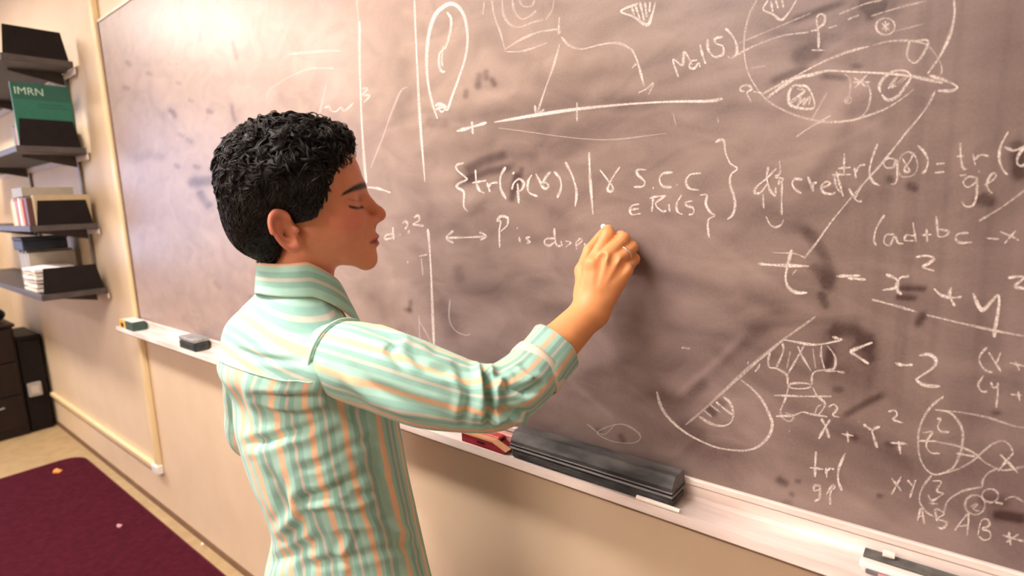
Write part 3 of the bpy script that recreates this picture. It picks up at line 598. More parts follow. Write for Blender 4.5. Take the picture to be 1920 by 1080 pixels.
chalk('cut off bracketed sums x plus and y plus', 'F', [(4.5, .75, [(1675, 750), (1630, 800), (1625, 850), (1660, 900), (1710, 920)]), (4.5, .75, [(1685, 785), (1770, 918)]), (4.5, .75, [(1765, 785), (1735, 860)]), (4.5, .75, [(1825, 855), (1935, 880)]), (4.5, .75, [(1865, 845), (1890, 905)]), (4.5, .75, [(1650, 940), (1615, 1000), (1640, 1045), (1675, 1045)]), (4.5, .75, [(1700, 980), (1715, 1020), (1745, 1010)]), (4.5, .75, [(1745, 985), (1745, 1060), (1735, 1155)]), (4.5, .75, [(1830, 1065), (1905, 1072)]), (4.5, .75, [(1882, 1045), (1892, 1110)])])
chalk('chalk figure of a pair of trousers shape', 'G', [(5, .85, [(1065, 210), (1150, 225), (1250, 243), (1340, 240), (1470, 212)]), (5.5, .9, [(1405, 190), (1475, 212)]), (4.5, .7, [(1060, 230), (1065, 290), (1020, 400)]), (4.5, .7, [(975, 300), (962, 350), (970, 400), (1020, 410), (1090, 455), (1095, 520)]), (4.5, .7, [(1210, 250), (1160, 340), (1095, 450)]), (4.5, .7, [(1165, 255), (1200, 330), (1260, 430)]), (4.5, .7, [(1330, 250), (1328, 320), (1350, 410)]), (4.5, .7, [(1370, 250), (1415, 310), (1428, 360), (1415, 410), (1350, 420), (1290, 430), (1265, 460), (1265, 520)]), (4.5, .7, [(1350, 425), (1430, 428), (1490, 440)]), (3.5, .4, [(1115, 290), (1090, 410)]), (3.5, .45, [(1270, 270), (1290, 410)]), (4.5, .7, ell(1180, 530, 80, 20)), (4.5, .7, [(1100, 545), (1080, 620), (1045, 700)]), (4.5, .7, [(1270, 540), (1300, 600), (1355, 655), (1310, 730), (1285, 730)]), (4.5, .7, [(1000, 595), (1200, 602), (1400, 603)]), (4.5, .7, [(1015, 740), (1130, 735), (1200, 712), (1260, 725), (1370, 745)]), (4, .5, [(1045, 705), (1060, 750), (1110, 775), (1135, 745), (1080, 715)]), (4, .6, [(1285, 720), (1300, 680), (1330, 660)])], 'chalk_drawing')
chalk('large chalk circle cut by a smeared slanting line', 'G', [(7, .42, [(1290, 50), (1150, 150), (1040, 230), (900, 345), (780, 450), (640, 580), (520, 690), (390, 800)]), (5, .5, [(1060, 215), (960, 300), (850, 390)]), (5.5, .72, [(775, 490), (850, 550), (920, 630), (970, 730), (990, 800), (965, 880), (900, 945), (820, 975), (720, 975), (600, 955), (470, 900), (370, 840), (270, 750), (215, 660), (190, 570)]), (5, .65, [(650, 605), (700, 650), (720, 730), (700, 785), (640, 808), (560, 790), (480, 740)]), (5, .65, [(600, 640), (660, 690), (715, 730)]), (4, .5, [(520, 700), (570, 745)]), (4, .5, [(560, 660), (630, 715)]), (4.5, .65, [(905, 375), (890, 410), (870, 430)]), (7, .7, [(822, 368)]), (5, .4, [(360, 265), (420, 272)])], 'chalk_drawing')
chalk('the line X plus Y squared plus Z', 'H', [(5.5, .82, [(360, 195), (385, 240), (405, 305)]), (5.5, .82, [(410, 200), (375, 255), (345, 310)]), (4.5, .78, [(400, 130), (430, 115), (450, 140), (425, 175), (465, 188)]), (5, .8, [(475, 280), (540, 292)]), (5, .8, [(505, 265), (512, 328)]), (5.5, .82, [(595, 225), (640, 258)]), (5.5, .82, [(690, 240), (648, 260), (655, 300), (675, 360)]), (4.5, .78, [(735, 155), (775, 150), (785, 175), (765, 200), (820, 220)]), (5.5, .82, [(750, 330), (845, 337)]), (5.5, .82, [(795, 320), (805, 395)]), (4.5, .75, [(930, 275), (985, 270), (960, 310), (950, 350), (975, 385), (1025, 392)]), (4.5, .75, [(905, 320), (1010, 322)]), (4.5, .75, [(1010, 195), (1030, 200), (1015, 240), (1035, 268), (1080, 270)])])
chalk('chalk oval and tangled loops', 'H', [(5, .65, [(1040, 75), (985, 120), (940, 180), (910, 260), (905, 350), (920, 430), (960, 490), (1010, 510), (1070, 490), (1110, 460), (1150, 360), (1155, 270), (1130, 210), (1080, 160), (1000, 145)]), (9, .9, [(1043, 75)]), (4, .5, [(1000, 145), (1150, 160), (1300, 190), (1440, 235), (1510, 247)]), (4.5, .55, [(990, 510), (1100, 490), (1200, 440), (1260, 390), (1320, 340), (1380, 320), (1420, 345), (1440, 390)]), (4.5, .55, [(1010, 325), (1130, 350), (1220, 390), (1280, 440), (1350, 475), (1400, 485), (1510, 462)]), (5, .8, [(1120, 390), (1225, 408)]), (4.5, .6, [(985, 510), (930, 580), (912, 650), (940, 710), (990, 745)]), (4.5, .6, [(1050, 720), (1070, 660), (1120, 620), (1180, 595), (1265, 580)]), (4.5, .55, ell(1225, 680, 56, 55)), (4.5, .55, [(1200, 690), (1235, 675), (1215, 705), (1250, 715)]), (4.5, .55, ell(1310, 628, 46, 38)), (4.5, .58, [(1265, 580), (1270, 540), (1300, 500), (1350, 475)]), (5, .8, [(1340, 665), (1380, 675)]), (4, .5, [(1390, 650), (1430, 635), (1460, 640), (1500, 665)])], 'chalk_drawing')
chalk('letters X Y and A B A B', 'H', [(5.5, .82, [(1365, 395), (1410, 440), (1465, 500)]), (5.5, .82, [(1440, 390), (1395, 440), (1355, 490)]), (4.5, .72, [(755, 530), (810, 600)]), (4.5, .72, [(810, 520), (755, 622)]), (4.5, .72, [(845, 540), (872, 572)]), (4.5, .72, [(890, 540), (875, 590), (858, 640)]), (4, .68, [(985, 545), (1035, 550), (1010, 600), (1050, 615)]), (4.5, .7, [(960, 625), (985, 655), (1050, 615)]), (4.5, .7, [(965, 670), (1015, 675)]), (4.5, .72, [(900, 772), (922, 700), (940, 790)]), (4, .7, [(905, 745), (940, 742)]), (4.5, .72, [(1010, 772), (1003, 705), (1052, 730), (1012, 758), (1066, 780), (1045, 812), (1012, 806)]), (4.5, .75, [(1110, 825), (1150, 770), (1187, 735), (1180, 855)]), (4, .7, [(1135, 800), (1187, 795)]), (4.5, .75, [(1240, 850), (1260, 770), (1295, 763), (1305, 795), (1265, 815), (1305, 830), (1310, 865), (1275, 878), (1242, 855)]), (5, .72, [(1380, 850), (1440, 870), (1500, 885)]), (5, .72, [(1415, 830), (1425, 910)]), (4, .65, [(1400, 890), (1470, 845)])])
chalk('the letters tr with an open bracket over g p', 'H', [(5.5, .85, [(330, 380), (325, 470), (325, 525)]), (5, .82, [(295, 470), (372, 480)]), (5, .82, [(385, 470), (390, 525)]), (5, .82, [(388, 495), (408, 475), (432, 480)]), (5.5, .85, [(495, 390), (460, 470), (455, 540), (475, 600)]), (4.5, .72, [(350, 572), (322, 572), (320, 600), (348, 592), (352, 572), (350, 640), (320, 660)]), (4.5, .72, [(410, 680), (412, 610), (436, 582), (420, 573), (388, 622)])])
chalk('loose chalk flecks and ghost strokes', 'P', [(3, .45, [(1262, 212), (1268, 236)]), (3, .4, [(1345, 220), (1348, 232)]), (5, .5, [(1480, 808)]), (3, .35, [(1140, 800), (1170, 796), (1200, 815), (1190, 830), (1150, 828), (1120, 812), (1140, 800)]), (3, .3, [(1100, 795), (1130, 815), (1150, 800)]), (3, .4, [(905, 28), (908, 5)]), (3, .35, [(935, 240), (1120, 262), (1250, 250)]), (4, .6, [(640, 540), (655, 560)]), (3, .45, [(330, 118), (332, 122)]), (3, .35, [(1610, 790), (1612, 792)])], 'chalk_drawing')

# ================================================================== things on the chalk tray
M_FELT = noise_mat('dusty_black_felt', (.018, .018, .02), (.085, .085, .09), 45, .9, .35, 260, stretch=(.35, 1, 1))
M_FELTTOP = noise_mat('chalky_black_block', (.02, .02, .022), (.20, .20, .205), 22, .6, .2, 120, stretch=(.4, 1, 1))
M_GROOVE = noise_mat('grey_eraser_band', (.10, .10, .105), (.26, .26, .26), 60, .6, stretch=(.3, 1, 1))
t0 = TZ+.0005
ex0, ex1 = float(at_y(955, 868, -.066)[0]), float(at_y(1257, 947, -.066)[0])
er = empty('felt_eraser', ((ex0+ex1)/2, -.04, t0), 'long black felt eraser dusted with chalk on the tray', 'eraser')
MB().box((ex0, -.062, t0), (ex1, -.0095, t0+.018), .005).build('felt_pad', M_FELT, er)
MB().box((ex0-.002, -.0635, t0+.0185), (ex1+.002, -.0075, t0+.0225), .0015).build('band', M_GROOVE, er)
MB().box((ex0, -.0615, t0+.0228), (ex1, -.0100, t0+.0255), .001).build('band', M_BLACK, er)
MB().box((ex0-.001, -.0625, t0+.0257), (ex1+.001, -.0085, t0+.028), .001).build('band', M_GROOVE, er)
h0, h1 = t0+.0282, t0+.050
MB().prism([(-.060, h0), (-.060, h0+.006), (-.048, h1-.001), (-.046, h1), (-.020, h1), (-.014, h1-.003), (-.011, h0+.008), (-.011, h0)], ex0, ex1, 0).build('grip', M_FELTTOP, er)

sx0, sx1 = float(at_y(337, 652, -.066)[0]), float(at_y(365, 664, -.066)[0])
se = empty('felt_eraser', ((sx0+sx1)/2, -.04, t0), 'small black felt eraser with a grey top on the tray', 'eraser')
MB().box((sx0, -.066, t0), (sx1, -.014, t0+.030), .004).build('felt_pad', noise_mat('charcoal_felt', (.015, .02, .02), (.05, .06, .06), 60, .9, .3, 200), se)
MB().box((sx0-.001, -.066, t0+.0305), (sx1+.001, -.013, t0+.044), .003).build('grip', noise_mat('grey_eraser_back', (.22, .23, .24), (.36, .37, .38), 40, .6), se)

# chalk carton at the end of the tray: yellow ends, dark green side, pale lid
yx0, yx1 = -2.815, -2.655
cb = empty('chalk_box', ((yx0+yx1)/2, -.04, t0), 'yellow and dark green chalk carton with pale lid at the tray end', 'chalk box')
M_YEL = noise_mat('yellow_card', (.85, .42, .05), (.95, .50, .08), 30, .6)
M_GRN = noise_mat('dark_green_card', (.02, .06, .05), (.05, .10, .08), 50, .6)
MB().box((yx0, -.0625, t0), (yx0+.07, -.012, t0+.036), .001).build('carton_end', M_YEL, cb)
MB().box((yx0+.0705, -.0625, t0), (yx1, -.012, t0+.034), .001).build('carton', M_GRN, cb)
MB().box((yx0+.03, -.0615, t0+.0365), (yx1-.005, -.014, t0+.0395), .001).build('lid', M_WHITE, cb)
MB().box((yx0+.02, -.0636, t0+.006), (yx0+.05, -.0627, t0+.024)).build('print', M_BLACK, cb)

# red chalk box with tan rim and a slanted end
qx0, qx1 = float(at_y(864, 838, -.067)[0]), float(at_y(947, 864, -.067)[0])
rb = empty('chalk_box', ((qx0+qx1)/2, -.04, t0), 'small red box with tan rim and slanted end beside the long eraser', 'chalk box')
M_RED = noise_mat('dark_red_lacquer', (.22, .008, .02), (.30, .015, .03), 40, .3)
M_RED2 = noise_mat('pink_red_plastic', (.62, .06, .07), (.72, .12, .10), 40, .35)
M_TAN = noise_mat('tan_rim', (.78, .42, .22), (.86, .50, .28), 40, .5)
LQ = qx1-qx0; zt = t0+.021
MB().prism([(qx0, t0), (qx0+LQ*.93, t0), (qx0+LQ*.99, t0+.006), (qx0+LQ*.70, zt-.003), (qx0, zt-.003)], -.0625, -.030, 1).build('body', M_RED, rb)
MB().prism([(qx0, zt-.0028), (qx0+LQ*.70, zt-.0028), (qx0+LQ*.99, t0+.0062), (qx0+LQ*1.02, t0+.010), (qx0+LQ*.72, zt+.0014), (qx0, zt+.0014)], -.0625, -.050, 1).build('rim', M_TAN, rb)
MB().box((qx0+.004, -.0495, zt-.0028), (qx0+LQ*.76, -.030, zt+.004), .002).build('cover', M_RED2, rb)
MB().box((qx0+.010, -.0295, t0), (qx0+LQ*.9, -.016, zt+.004), .002).build('cover', noise_mat('pale_pink_plastic', (.80, .40, .36), (.88, .52, .46), 40, .4), rb)
MB().prism([(qx0+LQ*.36, t0+.0085), (qx0+LQ*.54, t0+.0085), (qx0+LQ*.54, t0+.0115), (qx0+LQ*.36, t0+.0115)], -.0630, -.0626, 1).build('slot', M_BLACK, rb)

# white dusted bar with dark felt strip at the right, chalk pieces
wx0 = float(at_y(1612, 1060, -.060)[0]); wx1 = .62
wb = empty('felt_eraser', ((wx0+wx1)/2, -.04, t0), 'long white chalk-coated eraser bar with a dark felt strip', 'eraser')
M_WDUST = noise_mat('white_chalk_coat', (.72, .62, .58), (.95, .88, .84), 30, .7, .2, 150, stretch=(.2, 1, 1))
MB().box((wx0, -.0325, t0), (wx1, -.0125, t0+.010), .001).build('felt_strip', noise_mat('grey_green_felt', (.07, .07, .065), (.16, .16, .15), 40, .9), wb)
MB().box((wx0-.002, -.048, t0), (wx1, -.0330, t0+.008), .002).build('bar', M_WDUST, wb)
MB().box((wx0+.002, -.0525, t0), (wx1, -.0485, t0+.007), .001).build('ridge', M_WDUST, wb)
MB().box((wx0+.006, -.0575, t0), (wx1, -.0530, t0+.005), .001).build('ridge', M_GROOVE, wb)
def chalk_stick(p0, p1, r, col, label):
    o = MB().tube(catmull([p0, p1], 4), [r*.96, r, r*.97, r*.93, r*.85], 10).build('chalk_stick', noise_mat('chalk_'+label[:7], col, tuple(min(1, c*1.12) for c in col), 80, .95))
    return tag(o, label, 'chalk')
nb = at_y(1667, 1030, -.016)
chalk_stick((nb[0]-.006, -.0225, t0+.0152), (nb[0]+.007, -.0222, t0+.0152), .005, (.86, .80, .76), 'white chalk nub on the dark felt strip')
pk = at_y(1680, 1072, -.0640)
chalk_stick((pk[0]-.018, -.0618, t0+.0042), (pk[0]+.03, -.0614, t0+.0042), .0038, (.90, .28, .38), 'pink chalk piece in front of the white bar')
ck = at_y(1235, 948, -.0695)
chalk_stick((ck[0]-.038, -.0682, TZ+.0081), (ck[0]+.034, -.0682, TZ+.0081), .0040, (.90, .84, .80), 'white chalk stick along the lip by the long eraser')

# ================================================================== wall shelves at the left
SXR, SXL, SYF = -3.115, -5.0, -.250
M_SHELF = noise_mat('dark_grey_shelf', (.050, .042, .042), (.075, .062, .060), 25, .5, stretch=(.2, 1, 1))
M_BRIGHT_STRIP = noise_mat('pale_bright_strip', (.72, .66, .64), (.80, .74, .72), 20, .4)
stz = []
def wall_shelf(ztop, label):
    s = empty('wall_shelf', (-4, -.1, ztop-.028), label, 'shelf', 'dark shelves on wall standards')
    MB().box((SXL, SYF, ztop-.026), (SXR, -.008, ztop), .002).build('board', M_SHELF, s)
    MB().box((SXL, -.006, ztop-.052), (SXR-.004, WY-.0125, ztop-.027), .002).build('bright_strip', M_BRIGHT_STRIP, s)  # pale strip added for the bright line along the wall under the shelf
    for bx in (-3.30, -4.25):
        MB().prism([(-.0045, ztop-.0265), (-.20, ztop-.0265), (-.20, ztop-.034), (-.0045, ztop-.075)], bx-.006, bx+.006, 0).build('bracket', M_SHELF, s)
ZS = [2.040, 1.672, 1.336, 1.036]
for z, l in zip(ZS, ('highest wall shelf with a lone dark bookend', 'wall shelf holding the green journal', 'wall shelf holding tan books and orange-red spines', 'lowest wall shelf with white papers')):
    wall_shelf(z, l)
for bx in (-3.30, -4.25):
    tag(MB().box((bx-.0125, -.0001, .98), (bx+.0125, WY-.0005, 2.030), .002).build('shelf_standard', noise_mat('grey_standard', (.16, .13, .12), (.22, .18, .16), 20, .4, metal=.4)), 'grey metal upright carrying the shelves, '+('nearer the chalkboard' if bx > -4 else 'nearer the cabinet corner'), 'shelf standard', 'shelf uprights on the wall')

M_PAPER = noise_mat('page_edges', (.62, .54, .42), (.72, .64, .50), 120, .8, stretch=(6, .2, .2))
def bookend(z, h, y0, y1, x, lean, label):
    o = MB().prism([(x-lean, z+h), (x+.003-lean, z+h), (x+.003, z), (x, z)], 0, 1, 1)
    o.v = [(p[0], y0+.014*(p[2]-z)/h if p[1] == 0 else y1-.016*(p[2]-z)/h, p[2]) for p in o.v]
    o.box((x-.10, y0, z), (x, y1, z+.0015))
    return tag(o.build('bookend', M_BLACK), label, 'bookend', 'dark metal bookends')
bookend(ZS[0]+.0005, .118, -.240, -.018, SXR-.018, .006, 'dark bookend on the highest shelf')
bookend(ZS[1]+.0005, .112, -.235, -.022, SXR-.014, .004, 'dark bookend propping the green journal')
bookend(ZS[2]+.0005, .106, -.222, -.020, SXR-.012, .002, 'dark bookend in front of the tan book')
bookend(ZS[3]+.0005, .112, -.238, -.014, SXR-.016, .018, 'leaning dark bookend beside the white papers')
def book(x0, x1, y0, y1, z0, z1, col, label, group=None, cat='book', name='book'):
    b = empty(name, ((x0+x1)/2, (y0+y1)/2, z0), label, cat, group)
    m_c = noise_mat('cover_'+label[:14], col, tuple(min(1, c*1.12) for c in col), 30, .5)
    c = MB(); c.box((x0, y0, z0), (x0+.0015, y1, z1)); c.box((x1-.0015, y0, z0), (x1, y1, z1)); c.box((x0+.0015, y0, z0), (x1-.0015, y0+.002, z1))
    c.build('cover', m_c, b)
    MB().box((x0+.0016, y0+.0022, z0+.003), (x1-.0016, y1-.003, z1-.003)).build('pages', M_PAPER, b)
    return b
# green journal facing out, with its printed title
zj = ZS[1]+.0024
gj = book(SXR-.036, SXR-.0215, -.232, -.030, zj, zj+.258, (.010, .125, .085), 'green journal with white lettering facing out on the shelf', None, 'book', 'journal')
MB().box((SXR-.0214, -.232, zj+.190), (SXR-.0211, -.030, zj+.258)).build('title_band', noise_mat('deep_green_band', (.006, .085, .06), (.008, .095, .07), 30, .5), gj)
fc = bpy.data.curves.new('title', 'FONT'); fc.body = 'IMRN'; fc.size = .042; fc.extrude = .0001
fo = bpy.data.objects.new('title_lettering', fc); COL.objects.link(fo)
dg = bpy.context.evaluated_depsgraph_get(); me_t = bpy.data.meshes.new_from_object(fo.evaluated_get(dg)); bpy.data.objects.remove(fo)
me_t.materials.clear()
to = link('title_lettering', me_t, noise_mat('pale_green_ink', (.42, .58, .48), (.48, .64, .54), 30, .6))
to.matrix_world = Matrix(((0, 0, 1, SXR-.0209), (1, 0, 0, -.224), (0, 1, 0, zj+.210), (0, 0, 0, 1)))
rel(to, gj)
lines = MB()
for k, (a, b) in enumerate(((-.15, -.06), (-.15, -.04))):
    lines.box((SXR-.0210, a, zj+.172-.012*k), (SXR-.0207, b, zj+.175-.012*k))
lines.build('small_print', noise_mat('dark_green_ink', (.006, .06, .045), (.008, .07, .05), 30, .6), gj)
for k in range(5):
    book(SXR-.16-.030*k, SXR-.134-.030*k, -.20, -.02, ZS[1]+.0005, ZS[1]+.10+.008*(k % 3), [(.30, .12, .05), (.05, .06, .10), (.42, .34, .22), (.25, .05, .04), (.10, .16, .14)][k], ['short brown', 'short navy', 'short buff', 'short maroon', 'short grey green'][k]+' book standing behind the green journal', 'books behind the green journal')
# third shelf
z3 = ZS[2]+.0024
book(SXR-.055, SXR-.018, -.218, -.018, z3, z3+.128, (.42, .33, .20), 'tan book behind the bookend on the third shelf')
book(SXR-.105, SXR-.058, -.236, -.02, z3, z3+.118, (.10, .04, .03), 'thick dark brown book next to the tan book')
bn = book(SXR-.30, SXR-.115, -.235, -.05, z3+.125, z3+.165, (.30, .27, .22), 'grey binder laid flat across the books', None, 'binder', 'binder')
xx = SXR-.119
cols3 = [((.50, .05, .03), .115, 'red'), ((.75, .34, .05), .100, 'orange'), ((.80, .78, .74), .120, 'white'), ((.10, .16, .20), .110, 'slate blue'), ((.55, .08, .05), .118, 'crimson'), ((.82, .62, .20), .105, 'yellow'), ((.70, .68, .66), .122, 'pale grey'), ((.85, .40, .10), .110, 'bright orange')]
for k, (c, h, nm) in enumerate(cols3):
    w = .022+.006*((k*5) % 3)
    book(xx-w, xx, -.238, -.05, ZS[2]+.0005, ZS[2]+.0005+h, c, nm+' spined book in the row under the flat binder', 'coloured books on the third shelf'); xx -= w+.0015
# lowest shelf
z4 = ZS[3]+.0005
zz = z4
for k in range(6):
    th = [.012, .016, .009, .014, .010, .012][k]
    col = [(.75, .70, .62), (.82, .78, .74), (.62, .55, .45), (.85, .82, .80), (.70, .62, .50), (.84, .80, .78)][k]
    ox, oy = random.uniform(-.012, .012), random.uniform(-.006, .006)
    V = MB(); n = 8
    x0, x1, y0, y1 = SXR-.36+ox, SXR-.125+ox, -.236+oy, -.075+oy
    top = []
    for i in range(n+1):
        for j in range(n+1):
            top.append((x0+(x1-x0)*i/n, y0+(y1-y0)*j/n, zz+th+.0025*math.sin(i*.9+k)*math.cos(j*.7)))
    bot = [(p[0], p[1], zz+.0003 if k == 0 else zz+.0004+.0025*math.sin(((q//(n+1))*.9)+k-1)*math.cos((q % (n+1))*.7)) for q, p in enumerate(top)]
    N_ = (n+1)**2; Fc = []
    for i in range(n):
        for j in range(n):
            a = i*(n+1)+j; Fc.append((a, a+n+1, a+n+2, a+1)); Fc.append((N_+a, N_+a+1, N_+a+n+2, N_+a+n+1))
    ring = [i*(n+1) for i in range(n+1)]+[n*(n+1)+j for j in range(1, n+1)]+[i*(n+1)+n for i in range(n-1, -1, -1)]+[j for j in range(n-1, 0, -1)]
    for a, b in zip(ring, ring[1:]+ring[:1]): Fc.append((a, b, N_+b, N_+a))
    V.add(top+bot, Fc)
    tag(V.build('paper_stack', noise_mat('paper_%d' % k, col, tuple(min(1, c*1.1) for c in col), 90, .8, stretch=(.2, .2, 8)), smooth=False), ['lowest cream sheaf in the paper pile', 'second white sheaf from the bottom of the pile', 'thin tan sheaf in the middle of the paper pile', 'white sheaf above the tan one in the pile', 'buff sheaf just under the top of the pile', 'topmost white sheaf of the paper pile'][k]+' on the lowest shelf', 'papers', 'paper pile on the lowest shelf')
    zz += th+.0062
for k in range(6):
    book(SXR-.41-.034*k, SXR-.380-.034*k, -.20, -.02, z4, z4+.165+.012*(k % 2), [(.36, .32, .26), (.30, .28, .24), (.40, .36, .30), (.33, .30, .26), (.38, .33, .27), (.28, .26, .23)][k], ['grey-tan journal volume right behind the paper pile', 'second grey-tan journal along from the paper pile', 'palest grey-tan journal of the row behind the papers', 'fourth grey-tan journal of the row behind the papers', 'buff journal near the far end of the grey row', 'darkest grey journal at the far end of the row'][k], 'grey journal volumes on the lowest shelf')
dbx = empty('box_file', (SXR-.52, -.12, z4+.18), 'dark blue box lying on the grey journals', 'box')
MB().box((SXR-.58, -.215, z4+.1785), (SXR-.385, -.04, z4+.226), .004).build('body', noise_mat('navy_card', (.010, .016, .03), (.02, .028, .045), 30, .5), dbx)
MB().box((SXR-.582, -.217, z4+.2265), (SXR-.383, -.038, z4+.240), .003).build('lid', noise_mat('navy_card_lid', (.012, .02, .035), (.024, .034, .05), 30, .5), dbx)

# ================================================================== filing cabinet
FX, FY0, FY1, FH = -4.58, -.66, -.135, .70
cab = empty('filing_cabinet', (FX-.25, (FY0+FY1)/2, 0), 'dark brown three-drawer cabinet in the corner', 'cabinet')
MB().box((FX-.5, FY0, .0005), (FX-.02, FY1, FH), .003).build('body', M_DARKWOOD, cab)
MB().box((FX-.51, FY0-.01, FH+.0005), (FX, FY1+.01, FH+.022), .004).build('top', M_DARKWOOD, cab)
for k in range(3):
    za = .06+k*.212
    d = MB().box((FX-.0195, FY0+.012, za), (FX-.002, FY1-.012, za+.205), .003).build('drawer', M_DARKWOOD, cab)
    yy = (FY0+FY1)/2+.10
    hd = MB().tube(catmull([(FX-.0025, yy-.05, za+.15), (FX+.018, yy-.045, za+.15), (FX+.018, yy+.045, za+.15), (FX-.0025, yy+.05, za+.15)], 4), .005, 8).build('handle', M_STEEL)
    rel(hd, d)
bag = empty('shoulder_bag', (FX-.2, FY1-.2, FH+.022), 'black bag lying on the dark cabinet', 'bag')
def bagf(X, Y, Z):
    d = s_ell(X, Y, Z, (FX-.16, FY1-.20, FH+.07), (.15, .20, .075)); d = smax(d, -(Z-(FH+.0228)), .01)
    return smin(d, s_ell(X, Y, Z, (FX-.14, FY1-.16, FH+.12), (.09, .11, .04)), .03)
Vb, Fb = surface_nets(bagf, (FX-.35, FY1-.45, FH), (FX+.03, FY1+.04, FH+.19), .012)
rel(link('pouch', mesh_np('pouch', Vb, Fb), M_BLACK), bag)
MB().tube(catmull([(FX-.10, FY1-.30, FH+.11), (FX-.06, FY1-.24, FH+.185), (FX-.06, FY1-.12, FH+.185), (FX-.10, FY1-.06, FH+.10)], 6), .008, 8).build('strap', M_BLACK, bag, True)
bin_ = empty('storage_bin', (FX-.2, -.07, 0), 'narrow black bin squeezed between cabinet and wall', 'bin')
MB().box((FX-.42, -.128, .0005), (FX-.03, -.012, .60), .004).build('body', M_BLACK, bin_)
MB().box((FX-.425, -.131, .6005), (FX-.026, -.010, .63), .004).build('lid', M_BLACK, bin_)
wbx = empty('outlet_box', (FX-.03, -.05, .30), 'small pale box hanging on the black bin', 'box')
MB().box((FX-.0295, -.115, .235), (FX-.005, -.045, .325), .004).build('case', noise_mat('grey_case', (.30, .28, .26), (.36, .34, .31), 20, .5), wbx)
MB().box((FX-.0048, -.10, .255), (FX-.0035, -.06, .305), .0005).build('face_plate', noise_mat('pale_plate', (.45, .43, .4), (.5, .48, .45), 20, .5), wbx)

# ================================================================== the person
def unit(v): v = np.asarray(v, float); return v/np.linalg.norm(v)
H0 = at_d(560, 370, .87)                        # middle of the head
HY = unit(ray(560, 370)); HX = unit(CR-(CR@HY)*HY); HZ = np.cross(HX, HY)   # forward, her left, up
def head_to_world(P): return H0+P[:, :1]*HX+P[:, 1:2]*HY+P[:, 2:3]*HZ
def world_to_head(p): v = np.asarray(p, float)-H0; return np.array([v@HX, v@HY, v@HZ])
person = empty('person', (-.82, -.36, 0), 'person in a mint and peach striped shirt writing on the chalkboard', 'person')

